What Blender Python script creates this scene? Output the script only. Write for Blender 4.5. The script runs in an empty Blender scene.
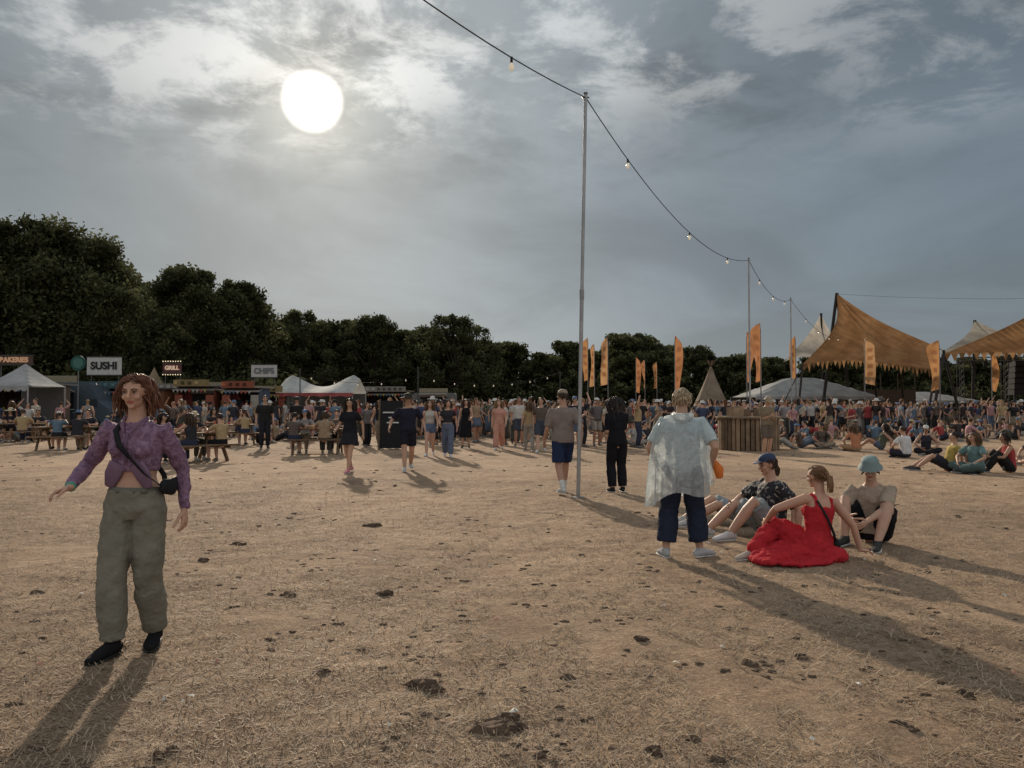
import bpy, math, random
import numpy as np
from mathutils import Vector, Matrix
random.seed(7); RNG=np.random.default_rng(7)
scene=bpy.context.scene
F=769.0; CH=1.5
def GX(px,Y): return (px-512)/F*Y
def ZZ(py,Y): return CH+(405-py)/F*Y
def V(*a): return np.array(a,float)
def nrm(v):
    v=np.array(v,float); l=np.linalg.norm(v); return v/(l if l>1e-9 else 1)

# ------------------------------------------------------------------ materials
def new_mat(name):
    m=bpy.data.materials.new(name); m.use_nodes=True
    nt=m.node_tree; nt.nodes.clear(); return m,nt
def N(nt,t,**k):
    n=nt.nodes.new(t)
    for a,b in k.items():
        if a=='inp':
            for i,vv in b.items(): n.inputs[i].default_value=vv
        else: setattr(n,a,b)
    return n
def L(nt,a,b): nt.links.new(a,b)
def mat(name,src='attr',rough=.85,bump=.3,bscale=40,var=.25,vscale=8,transl=0,spec=.2,color=None,metal=0,emis=0):
    m,nt=new_mat(name)
    out=N(nt,'ShaderNodeOutputMaterial'); bs=N(nt,'ShaderNodeBsdfPrincipled')
    bs.inputs['Roughness'].default_value=rough; bs.inputs['Specular IOR Level'].default_value=spec; bs.inputs['Metallic'].default_value=metal
    if src=='attr': c=N(nt,'ShaderNodeAttribute',attribute_name='Col').outputs['Color']
    elif src=='obj': c=N(nt,'ShaderNodeObjectInfo').outputs['Color']
    else:
        r=N(nt,'ShaderNodeRGB'); r.outputs[0].default_value=(*color,1); c=r.outputs[0]
    tc=N(nt,'ShaderNodeTexCoord')
    nz=N(nt,'ShaderNodeTexNoise',inp={'Scale':vscale,'Detail':5,'Roughness':.6}); L(nt,tc.outputs['Object'],nz.inputs['Vector'])
    mr=N(nt,'ShaderNodeMapRange',inp={'From Min':.3,'From Max':.7,'To Min':1-var,'To Max':1+var}); L(nt,nz.outputs['Fac'],mr.inputs['Value'])
    vm=N(nt,'ShaderNodeVectorMath',operation='SCALE'); L(nt,c,vm.inputs[0]); L(nt,mr.outputs[0],vm.inputs['Scale'])
    L(nt,vm.outputs[0],bs.inputs['Base Color'])
    if bump>0:
        nb=N(nt,'ShaderNodeTexNoise',inp={'Scale':bscale,'Detail':4,'Roughness':.6,'Distortion':.6}); L(nt,tc.outputs['Object'],nb.inputs['Vector'])
        bp=N(nt,'ShaderNodeBump',inp={'Strength':bump,'Distance':.02}); L(nt,nb.outputs['Fac'],bp.inputs['Height']); L(nt,bp.outputs[0],bs.inputs['Normal'])
    if emis>0:
        L(nt,c,bs.inputs['Emission Color']); bs.inputs['Emission Strength'].default_value=emis
    sh=bs.outputs[0]
    if transl>0:
        tr=N(nt,'ShaderNodeBsdfTranslucent'); L(nt,vm.outputs[0],tr.inputs['Color'])
        mx=N(nt,'ShaderNodeMixShader',inp={0:transl}); L(nt,sh,mx.inputs[1]); L(nt,tr.outputs[0],mx.inputs[2]); sh=mx.outputs[0]
    L(nt,sh,out.inputs['Surface']); return m
M={}
M['skin']=mat('skin','obj',.55,.08,60,.08,10,.0,.35)
M['cloth']=mat('cloth','obj',.9,.6,14,.16,9,.0,.1)
M['hair']=mat('hair_strands','attr',.5,.1,120,.25,60,.15,.4)
M['part']=mat('painted_part','attr',.7,.12,30,.15,6)
M['crowdm']=mat('crowd_cloth','attr',.85,.0,30,.15,6)
M['leaf']=mat('leaf','attr',.75,.0,30,.3,.6,.3,.05)
M['bark']=mat('bark','attr',.9,.6,8,.3,3)
M['fabric']=mat('tent_fabric','attr',.85,.2,3,.25,1.2,.25,.1)
M['sail']=mat('sail_fabric','attr',.85,.2,3,.25,1.2,.45,.1)
M['flag']=mat('flag_fabric','attr',.85,.15,4,.2,2,.4,.05)
M['steel']=mat('galvanised_steel','attr',.42,.08,30,.2,5,0,.5,metal=.7)
M['wood']=mat('weathered_wood','attr',.85,.4,25,.3,4)
M['clod']=mat('dry_mud','attr',.95,.6,60,.3,20)
M['straw']=mat('straw','attr',.7,.0,60,.2,20,.35,.2)
M['lit']=mat('lit_letters','attr',.5,0,3,.05,1,emis=.8)
M['bulb']=mat('glass_bulb','attr',.15,0,3,.05,1,.75,.8)
def floral():
    m,nt=new_mat('floral_shirt'); out=N(nt,'ShaderNodeOutputMaterial'); bs=N(nt,'ShaderNodeBsdfPrincipled',inp={'Roughness':.85})
    tc=N(nt,'ShaderNodeTexCoord'); nz=N(nt,'ShaderNodeTexNoise',inp={'Scale':14,'Detail':3,'Distortion':1.5}); L(nt,tc.outputs['Object'],nz.inputs['Vector'])
    cr=N(nt,'ShaderNodeValToRGB'); e=cr.color_ramp.elements; e[0].position=.55; e[0].color=(.012,.013,.018,1); e[1].position=.63; e[1].color=(.36,.34,.31,1)
    L(nt,nz.outputs['Fac'],cr.inputs[0]); L(nt,cr.outputs[0],bs.inputs['Base Color']); L(nt,bs.outputs[0],out.inputs[0]); return m
M['floral']=floral()
def purple():
    m,nt=new_mat('mottled_purple_shirt'); out=N(nt,'ShaderNodeOutputMaterial'); bs=N(nt,'ShaderNodeBsdfPrincipled',inp={'Roughness':.8,'Specular IOR Level':.15})
    tc=N(nt,'ShaderNodeTexCoord'); nz=N(nt,'ShaderNodeTexNoise',inp={'Scale':38,'Detail':5,'Distortion':1.0}); L(nt,tc.outputs['Object'],nz.inputs['Vector'])
    cr=N(nt,'ShaderNodeValToRGB'); e=cr.color_ramp.elements; e[0].position=.32; e[0].color=(.12,.065,.115,1); e[1].position=.68; e[1].color=(.28,.175,.25,1)
    nb=N(nt,'ShaderNodeTexNoise',inp={'Scale':20,'Detail':3}); L(nt,tc.outputs['Object'],nb.inputs['Vector'])
    bp=N(nt,'ShaderNodeBump',inp={'Strength':.7,'Distance':.03}); L(nt,nb.outputs['Fac'],bp.inputs['Height']); L(nt,bp.outputs[0],bs.inputs['Normal'])
    L(nt,nz.outputs['Fac'],cr.inputs[0]); L(nt,cr.outputs[0],bs.inputs['Base Color']); L(nt,bs.outputs[0],out.inputs[0]); return m
M['purple']=purple()
def poncho_m():
    m,nt=new_mat('plastic_poncho'); out=N(nt,'ShaderNodeOutputMaterial')
    bs=N(nt,'ShaderNodeBsdfPrincipled',inp={'Roughness':.3,'Base Color':(.6,.65,.67,1)})
    tr=N(nt,'ShaderNodeBsdfTranslucent',inp={'Color':(.8,.84,.84,1)}); tp=N(nt,'ShaderNodeBsdfTransparent',inp={'Color':(.92,.96,.96,1)})
    tc=N(nt,'ShaderNodeTexCoord'); nz=N(nt,'ShaderNodeTexNoise',inp={'Scale':9,'Detail':4,'Distortion':1.5}); L(nt,tc.outputs['Object'],nz.inputs['Vector'])
    bp=N(nt,'ShaderNodeBump',inp={'Strength':.9,'Distance':.05}); L(nt,nz.outputs['Fac'],bp.inputs['Height']); L(nt,bp.outputs[0],bs.inputs['Normal'])
    a=N(nt,'ShaderNodeMixShader',inp={0:.55}); L(nt,bs.outputs[0],a.inputs[1]); L(nt,tr.outputs[0],a.inputs[2])
    mr=N(nt,'ShaderNodeMapRange',inp={'From Min':.35,'From Max':.65,'To Min':.08,'To Max':.45}); L(nt,nz.outputs['Fac'],mr.inputs['Value'])
    b=N(nt,'ShaderNodeMixShader'); L(nt,mr.outputs[0],b.inputs[0]); L(nt,a.outputs[0],b.inputs[1]); L(nt,tp.outputs[0],b.inputs[2])
    L(nt,b.outputs[0],out.inputs[0]); return m
M['poncho']=poncho_m()

# ------------------------------------------------------------------ mesh buffers
class Buf:
    def __init__(s): s.v=[];s.f=[];s.c=[]
    def add(s,vs,fs,col=(.5,.5,.5)):
        n=len(s.v); s.v.extend([tuple(map(float,p)) for p in vs]); s.f.extend([tuple(i+n for i in f) for f in fs]); s.c.extend([col]*len(vs))
    def box(s,c,size,col,rz=0,rx=0,ry=0):
        R=np.array(Matrix.Rotation(rz,3,'Z')@Matrix.Rotation(ry,3,'Y')@Matrix.Rotation(rx,3,'X'))
        vs=[R@(V(x,y,z)*V(*size)/2)+V(*c) for x in(-1,1) for y in(-1,1) for z in(-1,1)]
        s.add(vs,[(0,1,3,2),(4,6,7,5),(0,4,5,1),(2,3,7,6),(0,2,6,4),(1,5,7,3)],col)
    def ell(s,c,r,col=(.5,.5,.5),ax=None,n=10):
        ax=np.eye(3) if ax is None else np.array(ax)
        vs=[];fs=[];m=max(4,n//2)
        for i in range(1,m):
            ph=math.pi*i/m
            for j in range(n):
                th=2*math.pi*j/n
                l=V(r[0]*math.sin(ph)*math.cos(th),r[1]*math.sin(ph)*math.sin(th),r[2]*math.cos(ph))
                vs.append(c+l@ax)
        a=len(vs); vs.append(c+V(0,0,r[2])@ax); vs.append(c-V(0,0,r[2])@ax)
        for j in range(n):
            k=(j+1)%n
            fs.append((a,j,k)); fs.append((a+1,(m-2)*n+k,(m-2)*n+j))
            for i in range(m-2): fs.append((i*n+j,(i+1)*n+j,(i+1)*n+k,i*n+k))
        s.add(vs,fs,col)
    def loft(s,pts,rad,side=(1,0,0),n=10,cap='round',col=(.5,.5,.5),fold=None):
        pts=[np.array(p,float) for p in pts]; m=len(pts)
        rad=[(r,r) if np.isscalar(r) else tuple(r) for r in rad]
        sides=[np.array(x,float) for x in side] if not np.isscalar(side[0]) else [np.array(side,float)]*m
        T=[nrm(pts[min(i+1,m-1)]-pts[max(i-1,0)]) for i in range(m)]
        st=[]
        if cap=='round':
            r=min(rad[0]); st.append((pts[0]-T[0]*r*.6,(rad[0][0]*.76,rad[0][1]*.76),T[0],sides[0]))
        for i in range(m): st.append((pts[i],rad[i],T[i],sides[i]))
        if cap=='round':
            r=min(rad[-1]); st.append((pts[-1]+T[-1]*r*.6,(rad[-1][0]*.76,rad[-1][1]*.76),T[-1],sides[-1]))
        vs=[]
        for q,(p,r,t,sd) in enumerate(st):
            A=sd-np.dot(sd,t)*t
            if np.linalg.norm(A)<.15:
                alt=V(0,1,0) if abs(t[1])<.8 else V(0,0,1)
                A=alt-np.dot(alt,t)*t
            A=nrm(A); B=np.cross(t,A)
            for j in range(n):
                th=2*math.pi*j/n; k=1.0
                if fold: k=fold(q/(len(st)-1),th)
                vs.append(p+A*math.cos(th)*r[0]*k+B*math.sin(th)*r[1]*k)
        K=len(st); fs=[]
        for i in range(K-1):
            for j in range(n):
                k=(j+1)%n; fs.append((i*n+j,i*n+k,(i+1)*n+k,(i+1)*n+j))
        if cap!='open':
            e0=min(rad[0])*.92 if cap=='round' else 0; e1=min(rad[-1])*.92 if cap=='round' else 0
            vs.append(pts[0]-T[0]*e0); vs.append(pts[-1]+T[-1]*e1); a=len(vs)-2
            for j in range(n):
                k=(j+1)%n; fs.append((a,k,j)); fs.append((a+1,(K-1)*n+j,(K-1)*n+k))
        s.add(vs,fs,col)
    def tube(s,a,b,r,col,n=8): s.loft([a,b],[r,r] if np.isscalar(r) else r,n=n,cap='flat',col=col)
    def obj(s,name,mt,parent=None,smooth=False,loc=None,rz=0):
        me=bpy.data.meshes.new(name); me.from_pydata(s.v,[],s.f)
        ca=me.color_attributes.new('Col','FLOAT_COLOR','POINT')
        arr=np.ones((len(s.v),4),np.float32); arr[:,:3]=np.array(s.c,np.float32) if s.c else 0
        ca.data.foreach_set('color',arr.ravel())
        if smooth: me.polygons.foreach_set('use_smooth',[True]*len(me.polygons))
        me.materials.append(mt); me.update()
        o=bpy.data.objects.new(name,me); scene.collection.objects.link(o)
        if parent: o.parent=parent
        if loc is not None: o.location=loc
        o.rotation_euler[2]=rz
        return o
def fast_mesh(name,verts,quads,cols,mt,parent=None,smooth=False):
    me=bpy.data.meshes.new(name); k=quads.shape[1]
    me.vertices.add(len(verts)); me.vertices.foreach_set('co',verts.astype(np.float32).ravel())
    me.loops.add(quads.size); me.loops.foreach_set('vertex_index',quads.astype(np.int32).ravel())
    me.polygons.add(len(quads)); me.polygons.foreach_set('loop_start',np.arange(0,quads.size,k,dtype=np.int32))
    me.update(calc_edges=True)
    ca=me.color_attributes.new('Col','FLOAT_COLOR','POINT'); a=np.ones((len(verts),4),np.float32); a[:,:3]=cols; ca.data.foreach_set('color',a.ravel())
    if smooth: me.polygons.foreach_set('use_smooth',[True]*len(quads))
    me.materials.append(mt)
    o=bpy.data.objects.new(name,me); scene.collection.objects.link(o)
    if parent: o.parent=parent
    return o
def empty(name,loc=(0,0,0),rz=0):
    e=bpy.data.objects.new(name,None); e.location=loc; e.rotation_euler[2]=rz; e.empty_display_size=.2; scene.collection.objects.link(e); return e

# ------------------------------------------------------------------ people
def ik(a,t,l1,l2,pole):
    d=t-a; Ld=np.linalg.norm(d); dn=d/max(Ld,1e-6); Lc=min(Ld,(l1+l2)*.998); Lc=max(Lc,abs(l1-l2)+.01)
    x=(l1*l1-l2*l2+Lc*Lc)/(2*Lc); h=math.sqrt(max(l1*l1-x*x,0))
    p=np.array(pole,float); p=nrm(p-np.dot(p,dn)*dn)
    return a+dn*x+p*h, a+dn*Lc
SM=[(-.045,.075,.055),(-.01,.097,.066),(.05,.09,.062),(.1,.083,.06),(.16,.09,.064),(.22,.1,.066),(.26,.098,.057),(.288,.078,.045),(.306,.046,.037),(.325,.034,.034),(.365,.032,.033)]
SF=[(-.045,.078,.058),(-.01,.102,.068),(.05,.09,.06),(.1,.07,.052),(.16,.079,.058),(.22,.088,.06),(.26,.086,.05),(.288,.068,.04),(.306,.04,.033),(.325,.028,.029),(.365,.027,.029)]
BASE=dict(pel=(0,0,.528),up0=(0,0,1),up1=(0,0,1),tw0=0,tw1=0,look=(0,0),aR=(.058,0,.045),aL=(-.058,-.02,.045),fR=(.15,1,0),fL=(-.15,1,0),
  kR=(.1,1,.1),kL=(-.1,1,.1),wR=(.155,.03,.5),wL=(-.155,.03,.5),eR=(.3,-1,-.1),eL=(-.3,-1,-.1),curl=.35)
POSE={
 'stand':{},
 'stand2':dict(wL=(-.1,.14,.6),aR=(.07,.03,.045),tw1=.15),
 'hips':dict(wL=(-.1,.03,.58),eL=(-1,-.3,0),wR=(.1,.03,.58),eR=(1,-.3,0)),
 'walk':dict(pel=(0,0,.515),aR=(.045,.14,.045),aL=(-.045,-.16,.065),wR=(.15,-.08,.5),wL=(-.15,.12,.51)),
 'walk2':dict(pel=(0,0,.517),aL=(-.045,.13,.045),aR=(.045,-.14,.06),wL=(-.16,-.08,.5),wR=(.14,.14,.56),look=(.3,0)),
 'phone':dict(wR=(.04,.17,.68),wL=(-.06,.15,.62),look=(0,-.4),up1=(0,.1,1)),
 'armup':dict(wR=(.14,.06,1.04),eR=(1,.2,0)),
 'knees':dict(pel=(0,0,.062),up0=(0,-.15,1),up1=(0,.35,1),aR=(.065,.27,.045),aL=(-.065,.3,.045),kR=(.15,.3,1),kL=(-.15,.3,1),wR=(.05,.24,.22),wL=(-.06,.25,.2),eR=(.8,-.3,-.5),eL=(-.8,-.3,-.5)),
 'recline':dict(pel=(0,0,.062),up0=(0,-.4,1),up1=(0,-.2,1),aR=(.07,.42,.045),aL=(-.08,.38,.045),kR=(.1,.2,1),kL=(-.2,.2,1),wR=(.17,-.2,.05),wL=(-.16,-.2,.05),eR=(.5,-1,0),eL=(-.5,-1,0)),
 'lounge':dict(pel=(0,0,.062),up0=(0,-1.1,1),up1=(0,-.8,1),aR=(.07,.42,.045),aL=(-.08,.44,.045),kR=(.1,.2,1),kL=(-.2,.2,1),wR=(.17,-.3,.04),wL=(-.16,-.3,.04),eR=(.3,-1,-.3),eL=(-.3,-1,-.3)),
 'cross':dict(pel=(0,0,.062),up0=(0,-.05,1),up1=(0,.25,1),aR=(-.05,.17,.04),aL=(.05,.21,.05),kR=(1,.5,.25),kL=(-1,.5,.25),fR=(-1,.3,0),fL=(1,.3,0),wR=(.1,.2,.13),wL=(-.1,.18,.13),eR=(1,-.3,0),eL=(-1,-.3,0)),
 'bench':dict(pel=(0,0,.3),up0=(0,-.05,1),up1=(0,.3,1),aR=(.06,.2,.045),aL=(-.06,.24,.045),kR=(.1,1,1),kL=(-.1,1,1),wR=(.08,.27,.47),wL=(-.09,.25,.47),eR=(1,-.6,-.3),eL=(-1,-.6,-.3)),
}
def fig_parts(H,pose,O,q):
    P=dict(BASE); P.update(pose if isinstance(pose,dict) else POSE[pose])
    n={'hi':16,'mid':10,'low':6}[q]; fem=O.get('fem',False); S=SF if fem else SM
    up0=nrm(P['up0']);up1=nrm(P['up1']); pel=V(*P['pel'])*H
    def sidev(tw,up):
        s=V(math.cos(tw),math.sin(tw),0); return nrm(s-np.dot(s,up)*up)
    s0=sidev(P['tw0'],up0); s1=sidev(P['tw1'],up1); f0=np.cross(up0,s0); f1=np.cross(up1,s1)
    neck=nrm(up1*.7+V(0,0,.5)+f1*.12)
    def sp(s):
        if s<0: return pel+up0*s*H
        t=min(s,.285); p=pel+(up0*(t-t*t/.57)+up1*(t*t/.57))*H
        if s>.285: p=p+neck*(s-.285)*H
        return p
    def sd(s): t=min(max(s/.285,0),1); return nrm(s0*(1-t)+s1*t)
    parts=[]
    skin=Buf(); hasb=bool(O.get('bot'))
    skin.loft([sp(a) for a,_,_ in S],[(w*H*(.78 if hasb and a<.03 else 1),d*H*(.72 if hasb and a<.03 else 1)) for a,w,d in S],[sd(a) for a,_,_ in S],n)
    shoulderW=.098 if fem else .11
    lim=.92 if fem else 1.0
    J={}
    for sg,k in((1,'R'),(-1,'L')):
        sh=sp(.272)+s1*sg*shoulderW*H
        el,wr=ik(sh,V(*P['w'+k])*H,.172*H,.152*H,P['e'+k])
        hp=pel+s0*sg*.05*H
        kn,an=ik(hp,V(*P['a'+k])*H,.245*H,.246*H,P['k'+k])
        J[k]=(sh,el,wr,hp,kn,an,sg)
    armR=[.034,.03,.027,.0225,.0235,.019,.0145]; legR=[.054,.05,.044,.034,.035,.03,.021]
    def path(a,b,c): return [a,a*.65+b*.35,a*.25+b*.75,b,b*.72+c*.28,b*.35+c*.65,c]
    def sub(pts,rs,f):
        ts=[0,.35,.75,1,1.28,1.65,2]; op=[];orr=[]
        for p,r,t in zip(pts,rs,ts):
            if t<f-1e-6: op.append(p);orr.append(r)
            else: break
        i=len(op)
        if i<len(pts):
            t0=ts[i-1];w=(f-t0)/(ts[i]-t0); op.append(pts[i-1]*(1-w)+pts[i]*w); orr.append(rs[i-1]*(1-w)+rs[i]*w)
        return op,orr
    # body surface is slimmed a little where clothes cover it, so cloth never shows skin through
    cov=O.get('top',{}).get('sl',0); 
    bt_=O.get('bot',{}); lcov={'pants':bt_.get('ln',1.93),'shorts':bt_.get('ln',.85)}.get(bt_.get('k'),0); ts_=[0,.35,.75,1,1.28,1.65,2]
    for k in 'RL':
        sh,el,wr,hp,kn,an,sg=J[k]
        inner=sp(.268)+s1*sg*.05*H
        skin.loft([inner]+path(sh,el,wr),[.03*H*lim]+[r*H*lim*(.82 if t<cov-.1 else 1) for r,t in zip(armR,ts_)],s1,n)
        skin.loft([hp+up0*.02*H]+path(hp,kn,an),[.04*H]+[r*H*(1.0 if not fem else .97)*(.82 if t<lcov-.1 else 1) for r,t in zip(legR,ts_)],s0,n)
    ly,lp=P['look']; hu=nrm(neck*.6+V(0,0,.6)); fw=nrm(f1-np.dot(f1,hu)*hu); rt=np.cross(fw,hu)
    hf=nrm(fw*math.cos(ly)-rt*math.sin(ly)); hs=np.cross(hf,hu)
    hf2=nrm(hf*math.cos(lp)+hu*math.sin(lp)); hu=nrm(hu*math.cos(lp)-hf*math.sin(lp)); hf=hf2
    k_=H/1.7*(.97 if fem else 1.0); hc=sp(.335)+hu*.075*H+hf*.008*H
    ax=np.array([hs,hf,hu])
    def hp_(x,y,z): return hc+(V(x,y,z)*k_)@ax
    def he(b,c,r,col=(.5,.5,.5),nn=None): b.ell(hp_(*c),V(*r)*k_,col,ax,nn or n)
    he(skin,(0,-.01,.02),(.074,.092,.085)); he(skin,(0,.018,-.045),(.055,.062,.062))
    if q!='low':
        he(skin,(0,.062,-.088),(.02,.02,.018)); 
        skin.loft([hp_(0,.078,.012),hp_(0,.094,-.012),hp_(0,.1,-.028)],[.009*k_,.011*k_,.014*k_],hs,8)
        for sg in(-1,1):
            he(skin,(sg*.074,-.005,-.005),(.01,.02,.031)); he(skin,(sg*.034,.058,-.028),(.024,.022,.022)); he(skin,(sg*.028,.074,.022),(.022,.012,.008))
        skin.loft([hp_(0,-.02,-.03),sp(.30)],[.05*k_,.034*H*lim],hs,n)
    parts.append(dict(l='skin',b=skin,rm=True,c=O['skin'],m='skin'))
    if q!='low':
        fb=Buf(); dk=(.02,.014,.01)
        for sg in(-1,1):
            he(fb,(sg*.031,.076,.004),(.0135,.009,.0065),(.3,.28,.25),8); he(fb,(sg*.031,.0825,.004),(.0065,.0045,.0065),dk,8)
            fb.loft([hp_(sg*.014,.086,.021),hp_(sg*.032,.086,.027),hp_(sg*.048,.074,.021)],[.0028*k_]*3,hu,6,col=tuple(np.array(O['hc'])*.6))
            fb.loft([hp_(sg*.018,.085,.0115),hp_(sg*.031,.087,.013),hp_(sg*.045,.077,.009)],[.0025*k_]*3,hu,6,col=tuple(np.array(O['skin'])*.3))
        lc=tuple(np.array(O['skin'])*V(.75,.42,.42))
        fb.loft([hp_(-.024,.070,-.056),hp_(0,.083,-.053),hp_(.024,.070,-.056)],[.003*k_,.0055*k_,.003*k_],hu,6,col=lc)
        fb.loft([hp_(-.02,.071,-.061),hp_(0,.082,-.063),hp_(.02,.071,-.061)],[.003*k_,.006*k_,.003*k_],hu,6,col=lc)
        parts.append(dict(l='facial_features',b=fb,rm=False,m='part',c=None))
    st=O.get('hair','short'); hcx=np.array(O['hc'],float); hb=Buf()
    if st!='bald':
        he(hb,(0,-.02,.03),(.0795,.091,.084),tuple(hcx*.8),n)
        ln={'short':.03,'bob':.155,'long':.36,'tail':.05,'messy':.05}[st]
        cnt={'hi':200,'mid':60,'low':0}[q]
        if st in('long','bob') : cnt=int(cnt*1.7)
        r_=random.Random(int(H*9999)+len(st))
        C0=V(0,-.012,.022); R0=V(.08,.098,.09)
        gdir=ax@V(0,0,-1)
        made=0
        while made<cnt:
            u=nrm([r_.gauss(0,1),r_.gauss(0,1),r_.gauss(0,1)]); p=C0+u*R0
            if p[1]>.03 and p[2]<.078: continue
            if p[2]<-.035: continue
            if abs(p[0])>.06 and p[1]>.0 and p[2]<.03 and st in('short','tail','messy'): continue
            made+=1
            path_=[p-u*.01]; lnn=ln*(.7+.5*r_.random()); steps=4 if st in('short','messy','tail') else 8
            d=u*.5+gdir*.5+V(r_.gauss(0,.3),r_.gauss(0,.3),0)
            if st=='tail': d=V(-u[0]*.2,-1,-.1)+u*.1
            if st in ('bob','long') and p[1]>-.03: d=d+V(np.sign(p[0] if abs(p[0])>.004 else r_.choice([-1,1]))*1.5,-1.0,0)
            cur=p.copy(); wob=.3 if st=='bob' else .16
            for i in range(steps):
                w=i/steps; d=nrm(d*(1-w*.5)+gdir*(.3+w)+V(r_.gauss(0,wob),r_.gauss(0,wob),0))
                cur=cur+d*lnn/steps
                e=(cur-C0)/(R0*1.06); le=np.linalg.norm(e)
                if le<1 and cur[2]>-.05: cur=C0+e/le*R0*1.06
                if cur[2]<.06 and cur[1]>.022: cur[1]=.022-.01*r_.random(); 
                if cur[2]<.05 and cur[1]>-.02 and abs(cur[0])<.07: cur[0]=np.sign(cur[0] or 1)*(.072+.012*r_.random())
                if st=='long' and cur[2]<-.02: cur[0]*=.93
                if cur[2]<-.1 and st=='long': cur[1]=min(cur[1],-.05) if abs(cur[0])<.085 else cur[1]
                path_.append(cur.copy())
            kk=len(path_); rr=[(.0095 if q=='mid' else .0065)*(1-.75*(i/(kk-1))**2)*k_ for i in range(kk)]
            vv=.55+.9*r_.random()
            hb.loft([hp_(*pp) for pp in path_],[(a*1.3,a*.6) for a in rr],hs,5,col=tuple(hcx*vv))
        if q=='low' and st in('long','bob'):
            hb.loft([hp_(0,-.05,.03),hp_(0,-.075,-.1),hp_(0,-.085,-.1-(.2 if st=='long' else .02))],[(.07*k_,.05*k_),(.08*k_,.035*k_),(.05*k_,.02*k_)],hs,6,col=tuple(hcx))
        if st=='tail':
            he(hb,(0,-.115,.02),(.022,.022,.022),tuple(hcx))
            for i in range(26 if q=='hi' else 8):
                a=r_.gauss(0,.012);b=r_.gauss(0,.01)
                hb.loft([hp_(a*.4,-.112,.02+b),hp_(a,-.14+b,-.01),hp_(a*1.3,-.14+b,-.09),hp_(a*1.5,-.125+b,-.17)],[.007*k_,.009*k_,.008*k_,.003*k_],hs,5,col=tuple(hcx*(.6+.8*r_.random())))
        parts.append(dict(l='hair',b=hb,rm=False,m='hair',c=O['hc']))
    hat=O.get('hat')
    if hat:
        b=Buf(); c=tuple(O['hatc'])
        Rz=lambda z,a,bb:[hp_(a*math.cos(t),-.012+bb*math.sin(t),z) for t in np.linspace(0,2*math.pi,n+4,endpoint=False)]
        nn=n+4
        if hat=='cap': rings=[(.045,.083,.1),(.075,.08,.097),(.1,.065,.08),(.118,.035,.045)]
        elif hat=='bucket': rings=[(.012,.124,.142),(.018,.122,.14),(.058,.09,.106),(.1,.084,.1),(.122,.07,.085),(.13,.03,.04)]
        else: rings=[(.035,.19,.2),(.042,.188,.198),(.055,.088,.104),(.11,.08,.095),(.14,.06,.075),(.145,.03,.04)]
        vs=[];fs=[]
        for z,a,bb in rings: vs+=Rz(z,a,bb)
        for i in range(len(rings)-1):
            for j in range(nn): fs.append((i*nn+j,i*nn+(j+1)%nn,(i+1)*nn+(j+1)%nn,(i+1)*nn+j))
        vs.append(hp_(0,-.012,rings[-1][0]+.004)); 
        for j in range(nn): fs.append((len(vs)-1,(len(rings)-1)*nn+j,(len(rings)-1)*nn+(j+1)%nn))
        b.add(vs,fs,c)
        if hat=='cap': 
            b.loft([hp_(0,.07,.05),hp_(0,.115,.046),hp_(0,.15,.036)],[(.07*k_,.006*k_),(.062*k_,.005*k_),(.03*k_,.004*k_)],hs,10,'flat',col=c)
        parts.append(dict(l='hat',b=b,rm=False,m='part',c=O['hatc']))
    hb=Buf()
    for k in 'RL':
        sh,el,wr,hp,kn,an,sg=J[k]; d=nrm(wr-el)
        hd=P.get('h'+k); d=nrm(hd) if hd is not None else d
        if P.get('flat'+k) : d=nrm(V(*P['flat'+k]))
        pn=-s1*sg; 
        if P.get('pn'+k) is not None: pn=V(*P['pn'+k])
        pn=nrm(pn-np.dot(pn,d)*d); ts=np.cross(d,pn)*sg
        if q=='low':
            hb.loft([wr,wr+d*.05*H,wr+d*.095*H],[(.013*H,.014*H),(.011*H,.022*H),(.006*H,.012*H)],pn,5); continue
        m=8 if q=='hi' else 6; hl=H*lim
        hb.loft([wr-d*.01*hl,wr+d*.02*hl,wr+d*.05*hl],[(.0135*hl,.0115*hl),(.0215*hl,.011*hl),(.0235*hl,.0085*hl)],ts,m+2)
        for i,(of,ll) in enumerate(zip((.75,.26,-.24,-.72),(.038,.044,.041,.032))):
            b0=wr+d*.048*hl+ts*of*.024*hl; a=P['curl']*(1+.15*i); ps=[b0]; ang=a*.6; L0=ll*hl
            for sgm in(.45,.32,.25):
                ps.append(ps[-1]+(d*math.cos(ang)+pn*math.sin(ang)+ts*of*.12)*L0*sgm); ang+=a
            hb.loft(ps,[.0056*hl,.0053*hl,.0049*hl,.004*hl],ts,m)
        b0=wr+d*.014*hl+ts*.016*hl
        hb.loft([b0,b0+(d*.6+ts*.75+pn*.25)*.02*hl,b0+(d*.85+ts*.65+pn*.35)*.037*hl,b0+(d*.95+ts*.6+pn*.4)*.055*hl],[.009*hl,.0075*hl,.006*hl,.005*hl],pn,m)
    parts.append(dict(l='hands',b=hb,rm=(q=='hi'),c=O['skin'],m='skin',vox=.0035,dis=False))
    tp=O.get('top')
    if tp:
        b=Buf(); hem=tp.get('hem',.0); lo=tp.get('lo',.012); se=[hem]+[a for a,_,_ in S if hem+.01<a<.3]+[tp.get('neck',.3)]
        if tp.get('neck',.3)<.28: se=[a for a in se if a<=tp['neck']]
        aS=[x[0] for x in S]; wS=[x[1] for x in S]; dS=[x[2] for x in S]
        wd=[];
        for a in se:
            w=np.interp(a,aS,wS);d=np.interp(a,aS,dS)
            if a<.2 and not tp.get('fit'): w=max(w,np.interp(.2,aS,wS)-.012); d=max(d,.058)
            g=lo if a<.27 else lo*.5
            if a>.29: w,d=tp.get('nw',(.062,.046)); g=.0
            wd.append(((w+g)*H,(d+g)*H))
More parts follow.
